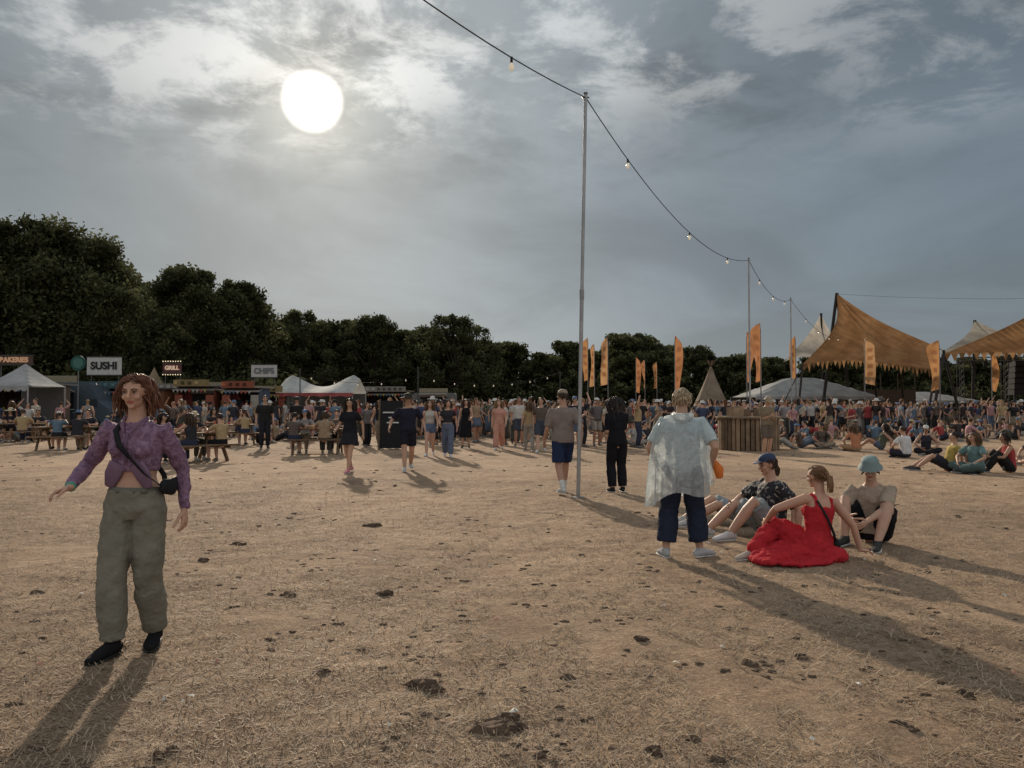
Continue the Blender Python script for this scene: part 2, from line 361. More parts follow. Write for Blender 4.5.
        b.loft([sp(a) for a in se],wd,[sd(a) for a in se],n+2,'flat')
        if fem:
            for sg in(-1,1): b.ell(sp(.205)+s1*sg*.04*H+f1*.045*H,V(.037,.034,.036)*H,ax=[s1,f1,up1],n=n)
        else: b.ell(sp(.215)+f1*.02*H,V(.09,.055,.05)*H,ax=[s1,f1,up1],n=n)
        sl=tp.get('sl',.6)
        if sl>0:
            for k in 'RL':
                sh,el,wr,hp,kn,an,sg=J[k]; ps,rs=sub(path(sh,el,wr),armR,sl); inner=sp(.265)+s1*sg*.05*H
                g=tp.get('slo',lo*.75)
                b.loft([inner]+ps,[.042*H]+[(r*lim+g*(1 if i else .4))*H for i,r in enumerate(rs)],s1,n,'flat')
        else:
            for sg in(-1,1): b.loft([sp(.22)+s1*sg*.055*H+f1*.05*H,sp(.285)+s1*sg*.052*H+f1*.028*H,sp(.3)+s1*sg*.05*H,sp(.285)+s1*sg*.052*H-f1*.035*H,sp(.22)+s1*sg*.055*H-f1*.05*H],[(.011*H,.006*H)]*5,s1,6)
        parts.append(dict(l='top',b=b,rm=True,c=tp['c'],m=tp.get('m','cloth')))
    bt=O.get('bot')
    if bt:
        b=Buf(); kind=bt['k']; lo=bt.get('lo',.012); wst=bt.get('w',.07)
        se=[-.05,-.01,.03,wst]; aS=[x[0] for x in S]; wS=[x[1] for x in S]; dS=[x[2] for x in S]
        if kind in('pants','shorts'):
            b.loft([sp(a) for a in se],[((np.interp(a,aS,wS)+.008)*H,(np.interp(a,aS,dS)+.009)*H) for a in se],[sd(a) for a in se],n+2,'flat')
            ln=bt.get('ln',1.93 if kind=='pants' else .85)
            for k in 'RL':
                sh,el,wr,hp,kn,an,sg=J[k]; ps,rs=sub(path(hp,kn,an),legR,ln)
                m_=len(ps)
                b.loft([hp+up0*.025*H]+ps,[.05*H]+[(r+lo*(.35+.85*i/m_))*H for i,r in enumerate(rs)],s0,n+2,'flat')
                if bt.get('cargo'):
                    pm=hp*.2+kn*.8; b.ell(pm+s0*sg*.04*H,V(.017,.032,.045)*H,n=n)
        elif kind=='skirt':
            ln=bt.get('ln',.9); km=(J['R'][4]+J['L'][4])/2; am=(J['R'][5]+J['L'][5])/2; hm=sp(-.02)
            def at(t): return hm*(1-t)+km*t if t<=1 else km*(2-t)+am*(t-1)
            b.loft([sp(wst),sp(.02),at(0),at(ln*.5),at(ln)],[(.08*H,.06*H),(.105*H,.073*H),(.112*H,.085*H),(.12*H,.1*H),((.125+lo)*H,(.11+lo)*H)],s0,n+6,'flat',
               fold=lambda t,th:1+.05*t*math.sin(7*th+1)+.03*t*math.sin(11*th))
        elif kind=='drape':
            for k in 'RL':
                sh,el,wr,hp,kn,an,sg=J[k]; ps=path(hp,kn,an)
                b.loft([hp+up0*.02*H]+ps,[.055*H,.068*H,.07*H,.068*H,.06*H,.055*H,.05*H,.042*H],s0,n+2)
            b.loft([sp(wst),sp(.03),sp(-.03)],[(.07*H,.055*H),(.1*H,.072*H),(.115*H,.09*H)],s0,n+2)
            for w in bt.get('extra',[]): b.ell(V(*w[0])*H,V(*w[1])*H,n=n+2)
        parts.append(dict(l='bottoms',b=b,rm=True,c=bt['c'],m='cloth',sm=5 if kind=='drape' else None,ds=.06 if kind=='drape' else None))
    b=Buf(); bs=Buf()
    for k in 'RL':
        an=J[k][5]; f=nrm(P['f'+k]); up=nrm(V(0,0,1)-f[2]*f); sdv=np.cross(f,up); base=an-up*.045*H
        pr=[(-.034,.016,.02),(-.02,.021,.024),(.02,.022,.026),(.06,.026,.02),(.09,.026,.015),(.115,.018,.011)]
        b.loft([base+f*a*H+up*(h+.004)*H for a,w,h in pr],[(w*H,h*H) for a,w,h in pr],sdv,max(n-2,6))
        b.loft([an+up*.012*H,an-up*.02*H+f*.0*H],[(.026*H,.028*H),(.026*H,.03*H)],sdv,n,'flat')
        if q!='low': bs.loft([base+f*a*H+up*.0045*H for a,w,h in pr],[((w+.002)*H,.006*H) for a,w,h in pr],sdv,8,col=tuple(O.get('sole',(.5,.5,.48))))
    parts.append(dict(l='shoes',b=b,rm=(q!='low'),c=O.get('shoe',(.05,.05,.05)),m='cloth',dis=False))
    if q!='low': parts.append(dict(l='shoe_soles',b=bs,rm=False,m='part',c=None))
    if O.get('sock') and q!='low':
        b=Buf()
        for k in 'RL':
            kn,an=J[k][4],J[k][5]; b.loft([kn*.35+an*.65,kn*.1+an*.9,an],[.03*H,.027*H,.028*H],s0,n,'flat')
        parts.append(dict(l='socks',b=b,rm=True,c=O['sock'],m='cloth',dis=False))
    info=dict(sp=sp,sd=sd,J=J,f1=f1,s1=s1,hp=hp_,H=H,f0=f0,s0=s0)
    return parts,info
WR=bpy.data.textures.new('wrinkles','CLOUDS'); WR.noise_scale=.09; WR.noise_depth=3
def figure(name,X,Y,yaw,pose,O,H=1.72,q='mid',vox=None,extra=None):
    parts,info=fig_parts(H,pose,O,q)
    e=empty(name,(X,Y,0),math.radians(yaw)); vox=vox or {'hi':.0075,'mid':.016}[q]
    if extra: extra(parts,info)
    for p in parts:
        if not p['b'].v: continue
        o=p['b'].obj(p['l'],M[p['m']],e,True)
        if p.get('c') is not None: o.color=(*p['c'],1)
        if p['rm']:
            m=o.modifiers.new('r','REMESH'); m.mode='VOXEL'; m.voxel_size=p.get('vox',vox if p['m']!='skin' else vox*.8); m.use_smooth_shade=True
            s=o.modifiers.new('s','SMOOTH'); s.factor=.5; s.iterations=p.get('sm') or (4 if p['m']!='skin' else 2)
            if p['m']!='skin' and p.get('dis',True):
                d=o.modifiers.new('d','DISPLACE'); d.texture=WR; d.strength=p.get('ds') or (.03 if q=='hi' else .02); d.mid_level=.45
    return e
SK=[(.42,.25,.17),(.46,.28,.2),(.36,.2,.13),(.5,.32,.23),(.2,.11,.07)]
HC=[(.03,.02,.014),(.06,.035,.02),(.12,.07,.035),(.25,.16,.08),(.018,.014,.012),(.1,.04,.02)]
TC=[(.02,.02,.025),(.03,.03,.035),(.4,.39,.37),(.22,.21,.21),(.05,.06,.11),(.28,.05,.05),(.1,.15,.2),(.28,.2,.13),(.02,.02,.022),(.38,.34,.28),(.09,.1,.07),(.36,.2,.2),(.34,.25,.14),(.12,.11,.11),(.18,.22,.26),(.03,.03,.04),(.1,.08,.07),(.04,.03,.03)]
BC=[(.02,.02,.025),(.03,.035,.06),(.09,.12,.17),(.18,.15,.11),(.03,.03,.03),(.24,.2,.15),(.06,.06,.05),(.28,.26,.23),(.015,.015,.018)]
def rand_outfit(r,seat=False):
    fem=r.random()<.5; O=dict(fem=fem,skin=r.choice(SK[:4] if r.random()<.9 else SK),hc=r.choice(HC),hair=r.choice(['long','bob','tail','long'] if fem else ['short','short','messy']),
      shoe=r.choice([(.5,.5,.48),(.03,.03,.03),(.2,.18,.15)]))
    c=r.choice(TC); O['top']=dict(c=c,sl=r.choice([0,.6,.7] if fem else [.65,.75,.65]),hem=r.choice([.03,.0,-.01]),lo=r.choice([.006,.012,.018]))
    t=r.random()
    if fem and t<.35 and not seat: O['bot']=dict(k='skirt',c=c if r.random()<.6 else r.choice(BC),ln=r.choice([.7,1.2,1.6]))
    elif t<.65: O['bot']=dict(k='shorts',c=r.choice(BC),ln=r.choice([.5,.85]) if fem else .88,lo=.02)
    else: O['bot']=dict(k='pants',c=r.choice(BC),lo=r.choice([.008,.02]))
    if r.random()<.28: O['hat']=r.choice(['cap','bucket','wide','cap']); O['hatc']=r.choice([(.02,.02,.03),(.4,.36,.25),(.5,.5,.48),(.1,.15,.25)])
    return O

# --- hero: woman in purple shirt
def ex_woman(parts,I):
    H=I['H'];sp=I['sp'];s1=I['s1'];f1=I['f1']; b=Buf()
    c=(.012,.012,.014)
    pts=[sp(.29)+s1*.055*H-f1*.03*H, sp(.303)+s1*.052*H+f1*.0*H, sp(.27)+s1*.042*H+f1*.068*H, sp(.22)+s1*.015*H+f1*.092*H, sp(.17)-s1*.03*H+f1*.088*H, sp(.12)-s1*.065*H+f1*.068*H, sp(.08)-s1*.1*H+f1*.03*H, sp(.05)-s1*.11*H]
    b.loft(pts,[(.01*H,.0025*H)]*len(pts),nrm(s1+V(0,0,.7)),6,'flat',col=c)
    bp=[sp(.29)+s1*.055*H-f1*.03*H, sp(.2)+s1*.01*H-f1*.08*H, sp(.1)-s1*.07*H-f1*.064*H, sp(.05)-s1*.11*H-f1*.01*H]
    b.loft(bp,[(.01*H,.0025*H)]*4,nrm(s1+V(0,0,.7)),6,'flat',col=c)
    b2=Buf(); b2.loft([sp(.07)-s1*.115*H-f1*.06*H,sp(.065)-s1*.125*H-f1*.02*H,sp(.07)-s1*.113*H+f1*.025*H],[(.014*H,.028*H),(.018*H,.032*H),(.012*H,.026*H)],s1,12,'round',col=c)
    parts.append(dict(l='shoulder_bag_strap',b=b,rm=False,m='part',c=None)); parts.append(dict(l='shoulder_bag',b=b2,rm=False,m='part',c=None))
    b3=Buf(); pc=(.2,.12,.18)
    for sg in(-1,1):
        b3.loft([sp(.308)+s1*sg*.03*H-f1*.02*H,sp(.306)+s1*sg*.042*H+f1*.012*H,sp(.288)+s1*sg*.028*H+f1*.045*H,sp(.265)+s1*sg*.012*H+f1*.066*H],[(.005*H,.014*H),(.005*H,.015*H),(.004*H,.016*H),(.002*H,.006*H)],s1,8,col=pc)
    b3.loft([sp(.262)+f1*.066*H,sp(.21)+f1*.083*H,sp(.16)+f1*.076*H],[(.006*H,.003*H)]*3,s1,6,col=(.12,.07,.12))
    for sg in(-1,1):
        b3.loft([sp(.15)+s1*sg*.035*H+f1*.066*H,sp(.11)+s1*sg*.058*H+f1*.056*H,sp(.07)+s1*sg*.072*H+f1*.05*H],[(.03*H,.006*H),(.03*H,.007*H),(.018*H,.005*H)],s1,10,col=(.18,.11,.165))
    parts.append(dict(l='shirt_collar_and_tails',b=b3,rm=False,m='part',c=None))
    b4=Buf(); b4.loft([sp(.046),sp(.066)],[(.098*H,.07*H),(.094*H,.067*H)],s1,20,'flat',col=(.12,.12,.095)); parts.append(dict(l='waistband',b=b4,rm=False,m='part',c=None))
    wr=I['J']['R'][2]; el=I['J']['R'][1]; d=nrm(wr-el); b5=Buf(); b5.loft([wr-d*.012*H,wr-d*.002*H],[.0185*H]*2,s1,12,'flat',col=(.08,.3,.22)); parts.append(dict(l='wristband',b=b5,rm=False,m='part',c=None))
pw=dict(pel=(-.004,0,.527),up0=(-.02,0,1),up1=(-.02,.03,1),tw1=-.06,tw0=-.04,look=(.06,-.04),aR=(.042,.06,.045),aL=(-.05,-.07,.05),fR=(.2,1,0),fL=(-.25,1,0),
  wR=(.168,.12,.60),eR=(.5,-1,-.1),wL=(-.16,-.05,.5),eL=(-.2,-1,-.1),curl=.4,hR=(.6,.75,-.25),pnR=(-.3,.1,-1))
figure('woman_in_purple_shirt',GX(136,4.75),4.75,180,pw,dict(fem=True,skin=(.46,.27,.19),hc=(.13,.05,.024),hair='bob',shoe=(.012,.012,.013),sole=(.02,.02,.02),
  top=dict(c=(.2,.1,.2),sl=1.97,hem=.125,lo=.008,slo=.004,m='purple',fit=True),bot=dict(k='pants',c=(.18,.17,.135),lo=.018,cargo=True,w=.055,ln=1.95)),H=1.69,q='hi',extra=ex_woman)

# --- poncho man
def ex_poncho(parts,I):
    H=I['H'];sp=I['sp'];b=Buf(); s=I['s1']
    z=[(.315,.045,.042),(.298,.09,.062),(.272,.132,.08),(.2,.158,.1),(.1,.17,.115),(0,.178,.125),(-.09,.183,.13),(-.15,.186,.133)]
    b.loft([sp(a) - s*(.0+.02*i/6)*H for i,(a,_,_) in enumerate(z)],[(w*H,d*H) for _,w,d in z],s,96,'open',
      fold=lambda t,th:1+t*(.05*math.sin(8*th+.6+2*t)+.04*math.sin(13*th+2)+.03*math.sin(23*th+3*t)+.015*math.sin(37*th+5*t)))
    for i in range(len(b.v)-96,len(b.v)):
        p=b.v[i]; b.v[i]=(p[0],p[1],p[2]+.05*math.sin(i*.2)+p[0]*.28)
    parts.append(dict(l='poncho',b=b,rm=False,m='poncho',c=None))
    h=Buf(); h.loft([sp(.315)+s*.05*H-I['f1']*.02*H,sp(.3)-I['f1']*.06*H+s*.03*H,sp(.292)-I['f1']*.075*H,sp(.3)-I['f1']*.06*H-s*.03*H,sp(.315)-s*.05*H-I['f1']*.02*H],[.018*H,.026*H,.032*H,.026*H,.018*H],V(0,0,1),14,fold=lambda t,th:1+.15*math.sin(5*th+9*t))
    parts.append(dict(l='poncho_hood',b=h,rm=False,m='poncho',c=None))
    wr=I['J']['R'][2]; o=Buf(); 
    o.loft([wr+V(.02,.0,.02)*H,wr+V(.045,.0,-.02)*H,wr+V(.05,.01,-.065)*H],[(.02*H,.012*H),(.03*H,.016*H),(.022*H,.012*H)],V(1,0,0),10,col=(.6,.17,.04))
    parts.append(dict(l='orange_bag',b=o,rm=False,m='part',c=None))
figure('man_in_rain_poncho',GX(682,7.6),7.6,-8,dict(aR=(.1,.03,.045),aL=(-.1,.0,.045),fR=(.8,.6,0),fL=(-.3,1,0),wL=(-.15,.12,.54),eL=(-.8,-.7,0),wR=(.17,.04,.54),eR=(.6,-1,-.3),up1=(0,.05,1),look=(.15,.0)),
  dict(fem=False,skin=(.42,.26,.18),hc=(.36,.27,.17),hair='messy',shoe=(.36,.37,.38),top=dict(c=(.4,.47,.48),sl=.8,lo=.012,hem=-.02),bot=dict(k='pants',c=(.02,.026,.045),lo=.03,ln=1.8)),H=1.66,q='hi',extra=ex_poncho)

# --- seated trio
def ex_red(parts,I):
    H=I['H'];sp=I['sp'];b=Buf();s=I['s1'];f=I['f1']
    pts=[sp(.3)-s*.05*H,sp(.26)-s*.05*H-f*.056*H,sp(.18)+s*.0*H-f*.075*H,sp(.09)+s*.06*H-f*.065*H,sp(.05)+s*.1*H-f*.03*H]
    b.loft(pts,[(.008*H,.0025*H)]*5,s,6,'flat',col=(.012,.012,.014)); b.ell(sp(.03)+s*.12*H,V(.03,.05,.035)*H,(.015,.015,.017))
    parts.append(dict(l='shoulder_bag',b=b,rm=False,m='part',c=None))
figure('woman_in_red_dress',GX(815,7.5),7.5,14,dict(pel=(0,0,.07),up0=(.06,-.03,1),up1=(.12,.06,1),tw0=.25,tw1=.05,look=(.35,-.1),aR=(-.2,.0,.05),aL=(-.34,.1,.05),kR=(-.9,1,-.1),kL=(-.9,.6,.1),fR=(-1,-.2,-.1),fL=(-1,.1,-.1),
  wR=(.27,-.03,.05),eR=(1,-.6,.2),wL=(-.2,.2,.2),eL=(-1,-.3,.2),flatR=(.95,-.2,-.12),pnR=(0,0,-1)),
  dict(fem=True,skin=(.46,.26,.18),hc=(.2,.1,.045),hair='tail',shoe=(.4,.35,.3),top=dict(c=(.4,.024,.032),sl=0,hem=.0,lo=.007,neck=.235,fit=True),
   bot=dict(k='drape',c=(.4,.024,.032),w=.1,extra=[((-.12,.04,.045),(.19,.12,.06)),((-.25,.02,.035),(.15,.12,.045)),((-.36,-.02,.02),(.07,.1,.025)),((.05,-.02,.03),(.12,.11,.05)),((-.15,-.1,.015),(.17,.08,.02))])),H=1.68,q='hi',extra=ex_red)
figure('man_in_bucket_hat',GX(872,8.5),8.5,140,dict(pel=(0,0,.062),up0=(0,-.1,1),up1=(0,.35,1),look=(.25,-.15),aR=(.1,.24,.045),aL=(-.1,.3,.045),kR=(.35,.3,1),kL=(-.3,.3,1),wR=(.06,.27,.17),wL=(-.04,.29,.16),eR=(.7,-.2,-.5),eL=(-.7,-.2,-.5)),
  dict(skin=(.44,.27,.19),hc=(.06,.04,.02),hair='short',hat='bucket',hatc=(.16,.22,.22),shoe=(.04,.04,.04),top=dict(c=(.32,.26,.2),sl=.75,lo=.018,hem=-.01),bot=dict(k='shorts',c=(.012,.012,.015),ln=.85,lo=.02)),H=1.76,q='hi')
figure('man_in_floral_shirt',GX(769,8.75),8.75,98,dict(pel=(0,0,.062),up0=(0,-.2,1),up1=(0,.12,1),look=(.1,-.1),aR=(.09,.38,.045),aL=(-.07,.3,.045),kR=(.15,.3,1),kL=(-.25,.3,1),wR=(.12,.2,.2),wL=(-.16,-.1,.045),eR=(1,-.5,0),eL=(-.5,-1,0)),
  dict(skin=(.44,.27,.19),hc=(.05,.03,.02),hair='short',hat='cap',hatc=(.03,.045,.09),shoe=(.5,.5,.5),top=dict(c=(.1,.1,.1),sl=.85,lo=.02,hem=-.02,m='floral'),bot=dict(k='shorts',c=(.2,.22,.23),ln=.92,lo=.024)),H=1.78,q='hi')
figure('person_lounging_in_grey',GX(742,9.7),9.7,95,'lounge',dict(fem=False,skin=SK[0],hc=HC[1],hair='short',shoe=(.4,.4,.4),top=dict(c=(.3,.32,.33),sl=.65),bot=dict(k='shorts',c=(.22,.25,.28),ln=.9,lo=.02)),H=1.7,q='mid')

figure('man_in_tan_shirt',GX(563,13.1),13.1,12,'walk',dict(skin=(.38,.22,.15),hc=(.05,.03,.02),hair='short',hat='cap',hatc=(.25,.2,.15),shoe=(.5,.5,.48),sock=(.55,.55,.53),top=dict(c=(.2,.165,.15),sl=.9,lo=.02,hem=-.03),bot=dict(k='shorts',c=(.02,.03,.07),ln=.9,lo=.022)),H=1.78,q='mid',vox=.011)
figure('woman_in_black_jumpsuit',GX(617,13.3),13.3,10,'phone',dict(fem=True,skin=SK[0],hc=(.02,.014,.01),hair='long',shoe=(.02,.02,.02),top=dict(c=(.012,.012,.015),sl=.9,lo=.01),bot=dict(k='pants',c=(.012,.012,.015),lo=.02)),H=1.66,q='mid',vox=.011)
mids=[('man_in_wide_hat',408,17.7,190,dict(POSE['walk'],wR=(.24,.08,.56),wL=(-.22,.04,.54)),dict(skin=SK[0],hc=HC[0],hair='short',hat='wide',hatc=(.03,.025,.02),shoe=(.4,.4,.4),top=dict(c=(.02,.02,.035),sl=.8,lo=.016),bot=dict(k='shorts',c=(.015,.015,.02),ln=.8,lo=.02)),1.76),
('woman_in_black_dress',350,17.2,165,'walk2',dict(fem=True,skin=SK[0],hc=HC[0],hair='long',shoe=(.5,.18,.22),top=dict(c=(.015,.015,.02),sl=.65,lo=.012),bot=dict(k='skirt',c=(.02,.02,.025),ln=.6)),1.66),
('woman_in_denim_shorts',430,22.8,180,'walk',dict(fem=True,skin=SK[1],hc=HC[2],hair='long',shoe=(.5,.5,.5),top=dict(c=(.4,.38,.35),sl=0,lo=.004,hem=.08),bot=dict(k='shorts',c=(.09,.13,.2),ln=.4)),1.64),
('woman_in_jeans',448,22.4,185,'walk2',dict(fem=True,skin=SK[1],hc=HC[1],hair='bob',shoe=(.5,.5,.5),top=dict(c=(.03,.03,.035),sl=.5,lo=.006,hem=.08),bot=dict(k='pants',c=(.1,.12,.17),lo=.022)),1.66),
('woman_in_black_dress',466,27,180,'stand2',dict(fem=True,skin=SK[1],hc=HC[1],hair='long',shoe=(.03,.03,.03),top=dict(c=(.012,.012,.014),sl=0,lo=.004),bot=dict(k='skirt',c=(.012,.012,.014),ln=1.3)),1.7),
('woman_in_peach_outfit',499,26,175,'walk',dict(fem=True,skin=SK[3],hc=HC[3],hair='long',shoe=(.5,.5,.5),top=dict(c=(.46,.25,.19),sl=.7,lo=.016),bot=dict(k='pants',c=(.46,.24,.18),lo=.03)),1.7),
('man_in_white_shirt',519,28,180,'stand2',None,1.8),('man_in_shorts',541,24.5,170,'walk',None,1.75),('woman_walking',529,25,10,'walk2',None,1.65),
('man_in_black_clothes',265,26.5,200,'stand',dict(skin=SK[0],hc=HC[0],hair='short',top=dict(c=(.02,.02,.02),sl=.8),bot=dict(k='pants',c=(.02,.02,.025),lo=.015)),1.82),
('man_in_dark_hat',297,30,180,'stand2',dict(skin=SK[0],hc=HC[0],hair='short',hat='bucket',hatc=(.02,.02,.02),top=dict(c=(.02,.02,.02),sl=.8),bot=dict(k='pants',c=(.02,.02,.025),lo=.015)),1.8),
('man_in_brown_shirt',766,22.3,200,'phone',dict(skin=SK[0],hc=HC[0],hair='short',hat='bucket',hatc=(.3,.25,.18),shoe=(.05,.05,.05),top=dict(c=(.2,.16,.11),sl=.75,lo=.02),bot=dict(k='shorts',c=(.12,.1,.08),ln=.9,lo=.02)),1.75),
('man_standing',36,34,150,'stand2',None,1.78),('woman_standing',12,33,90,'stand',None,1.68),('man_standing',575,27,160,'hips',None,1.8),('woman_walking',600,29,185,'walk',None,1.66),('woman_walking',380,27,170,'walk2',None,1.66)]
rr=random.Random(3)
for nm,px,Y,yaw,ps,O,h in mids:
    if O is None:
        O=rand_outfit(rr); O['fem']=nm.startswith('woman'); O['hair']='long' if O['fem'] else 'short'
        if not O['fem'] and O['bot']['k']=='skirt': O['bot']=dict(k='shorts',c=(.05,.06,.08),ln=.88,lo=.02)
        if nm=='man_in_white_shirt': O['top']['c']=(.45,.44,.42)
        if nm=='man_in_shorts': O['bot']=dict(k='shorts',c=(.05,.06,.08),ln=.88,lo=.02)
    figure(nm,GX(px,Y),Y,yaw,ps,O,H=h,q='mid')
seats=[(905,22,30,'cross',dict(skin=SK[0],hc=HC[1],hair='short',top=dict(c=(.5,.5,.5),sl=.7,lo=.02),bot=dict(k='shorts',c=(.03,.03,.04),ln=.9,lo=.02))),
(947,17.6,70,'recline',dict(skin=SK[0],hc=HC[0],hair='short',top=dict(c=(.38,.29,.09),sl=.7,lo=.02),bot=dict(k='shorts',c=(.03,.03,.04),ln=.9,lo=.02))),
(975,17,110,'cross',dict(fem=True,skin=SK[0],hc=HC[2],hair='long',top=dict(c=(.12,.2,.2),sl=.7,lo=.02),bot=dict(k='pants',c=(.08,.12,.12),lo=.03))),
(1008,17.2,80,'knees',dict(fem=True,skin=SK[2],hc=HC[0],hair='bob',top=dict(c=(.3,.05,.05),sl=0,lo=.01),bot=dict(k='pants',c=(.02,.02,.02),lo=.02))),
(855,25,10,'cross',dict(fem=True,skin=SK[0],hc=HC[2],hair='long',top=dict(c=(.4,.18,.1),sl=.6),bot=dict(k='shorts',c=(.3,.2,.12),ln=.8))),
(822,27,-60,'knees',None),(880,26,60,'recline',None),(925,23,160,'cross',None),(700,25,170,'knees',None),(1035,19,90,'cross',None),(806,30,100,'knees',None)]
for px,Y,yaw,ps,O in seats:
    if O is None: O=rand_outfit(rr,True)
    figure('woman_sitting' if O.get('fem') else 'man_sitting',GX(px,Y),Y,yaw,ps,O,H=1.7,q='mid',vox=.018)

def picnic(X,Y,rz):
    b=Buf(); c=(.15,.1,.06)
    for i in range(5): b.box((0,-.32+i*.16,.75),(1.8,.145,.04),tuple(np.array(c)*(.8+.4*rr.random())))
    for s in(-1,1):
        for j in(0,1): b.box((0,s*(.66+j*.14),.45),(1.8,.13,.04),tuple(np.array(c)*(.8+.4*rr.random())))
        b.box((s*.62,0,.40),(.05,1.56,.09),c); b.box((s*.62,0,.69),(.05,.72,.08),c)
        for t in(-1,1): b.box((s*.67,t*.42,.36),(.05,.09,.82),c,rx=t*.5)
    for i in range(7):
        x,y=rr.uniform(-.7,.7),rr.uniform(-.28,.28); b.tube((x,y,.772),(x,y,.772+rr.uniform(.08,.14)),[.03,.038],rr.choice([(.6,.6,.55),(.5,.3,.1),(.5,.1,.08)]),8)
    b.obj('picnic_table',M['wood'],loc=(X,Y,0),rz=rz)
def table_group(px,Y,rz,who):
    X=GX(px,Y); picnic(X,Y,rz); c,s=math.cos(rz),math.sin(rz)
    for (u,sg) in who:
        lx,ly=u,sg*.72; O=rand_outfit(rr,True)
        figure('woman_sitting' if O['fem'] else 'man_sitting',X+lx*c-ly*s,Y+lx*s+ly*c,math.degrees(rz)+(180 if sg>0 else 0),'bench',O,H=rr.uniform(1.66,1.8),q='mid',vox=.02)
table_group(192,20.5,1.0,[(.5,1),(-.4,1),(.4,-1),(-.5,-1)])
table_group(318,24,.1,[(.5,1),(-.5,1),(-.6,-1),(.3,-1)])
table_group(66,26,.2,[(.5,1),(-.4,1),(0,-1),(.6,-1)])
table_group(232,29,.6,[(.5,1),(-.5,1),(.3,-1)])
table_group(140,32,-.3,[(.5,1),(-.5,1),(.3,-1),(-.4,-1)])
table_group(20,31,.3,[(.5,1),(-.5,1),(.3,-1)])

def build_crowd():
    r=random.Random(11); protos=[]
    for ps,seat in [('stand',0),('stand2',0),('hips',0),('walk',0),('walk2',0),('phone',0),('armup',0),('stand',0),('walk',0),('stand2',0),('knees',1),('cross',1),('recline',1),('bench',2)]:
        for _ in range(2):
            O=rand_outfit(r,seat>0); parts,_i=fig_parts(1.7,ps,O,'low'); protos.append((seat,O,parts))
    st=[p for p in protos if p[0]==0]; se=[p for p in protos if p[0]==1]; be=[p for p in protos if p[0]==2]
    VV=[];FF=[];CC=[];n=0
    def put(pr,X,Y,yaw,sc):
        nonlocal n
        seat,O,parts=pr; c,s=math.cos(yaw),math.sin(yaw)
        tc=r.choice(TC); bc=r.choice(BC); sk=np.array(r.choice(SK[:4])); hc=r.choice(HC)
        for p in parts:
            a=np.array(p['b'].v)*sc
            if not len(a): continue
            x=a[:,0]*c-a[:,1]*s+X; y=a[:,0]*s+a[:,1]*c+Y
            VV.append(np.stack([x,y,a[:,2]],1)); FF.extend([tuple(i+n for i in f) for f in p['b'].f]); n+=len(a)
            l=p['l']; col={'skin':sk,'hands':sk,'top':tc,'bottoms':bc,'hair':hc,'shoes':(.15,.15,.15),'hat':O.get('hatc',(.1,.1,.1))}[l]
            CC.append(np.tile(np.array(col,float),(len(a),1)))
    def mass(cnt,pxa,pxb,ya,yb,pool,pw=1.0):
        k=0
        while k<cnt:
            px=r.uniform(pxa,pxb); Y=ya+(yb-ya)*r.random()**pw; g=r.randint(1,4); yaw=r.uniform(0,6.28)
            for i in range(g):
                x=GX(px,Y)+r.gauss(0,.7); y=Y+r.gauss(0,.7)
                put(r.choice(pool),x,y,yaw+r.gauss(0,.9),r.uniform(.92,1.07)); k+=1
    mass(200,-60,560,33,60,st); mass(300,430,820,31,64,st); mass(220,720,1090,34,60,st); mass(90,600,1080,27,44,se); mass(80,-60,420,30,44,se); mass(120,380,1090,58,78,st); mass(14,330,620,27,32,st)
    me=bpy.data.meshes.new('festival_crowd'); me.from_pydata(np.concatenate(VV).tolist(),[],FF)
    ca=me.color_attributes.new('Col','FLOAT_COLOR','POINT'); cc=np.concatenate(CC); a=np.ones((len(cc),4),np.float32); a[:,:3]=cc; ca.data.foreach_set('color',a.ravel())
    me.polygons.foreach_set('use_smooth',[True]*len(me.polygons)); me.materials.append(M['crowdm'])
    o=bpy.data.objects.new('festival_crowd',me); scene.collection.objects.link(o)
build_crowd()

# ------------------------------------------------------------------ ground
def vnoise(x,y,seed=0):
    xi=np.floor(x).astype(np.int64); yi=np.floor(y).astype(np.int64); fx=x-xi; fy=y-yi; fx=fx*fx*(3-2*fx); fy=fy*fy*(3-2*fy)
    def h(a,b):
        v=np.sin(a*127.1+b*311.7+seed*74.7)*43758.5453; return v-np.floor(v)
    return (h(xi,yi)*(1-fx)+h(xi+1,yi)*fx)*(1-fy)+(h(xi,yi+1)*(1-fx)+h(xi+1,yi+1)*fx)*fy
def gz(x,y):
    d=(vnoise(x*1.3,y*1.3)-.5)*.024+(vnoise(x*4.1,y*4.1,3)-.5)*.024+(vnoise(x*11,y*11,5)-.5)*.014
    fade=np.clip(1-(np.hypot(x,y-5)-10)/12,0,1)
    return d*fade-.006
def grow(a,b,st,end,k=1.12):
    o=list(np.arange(a,b,st)); s=st
    while o[-1]<end: s*=k; o.append(o[-1]+s)
    return o
xs=grow(0,9,.055,1500); xs=np.array([-x for x in xs[:0:-1]]+xs)
ys=np.array([2-y for y in grow(0,.1,.1,300,1.3)[:0:-1]]+[y+2 for y in grow(0,11,.05,1500)])
Xg,Yg=np.meshgrid(xs,ys); Zg=gz(Xg,Yg); nv=Xg.size; w=len(xs); hh=len(ys)
i=np.arange(nv).reshape(hh,w); q=np.stack([i[:-1,:-1],i[:-1,1:],i[1:,1:],i[1:,:-1]],-1).reshape(-1,4)
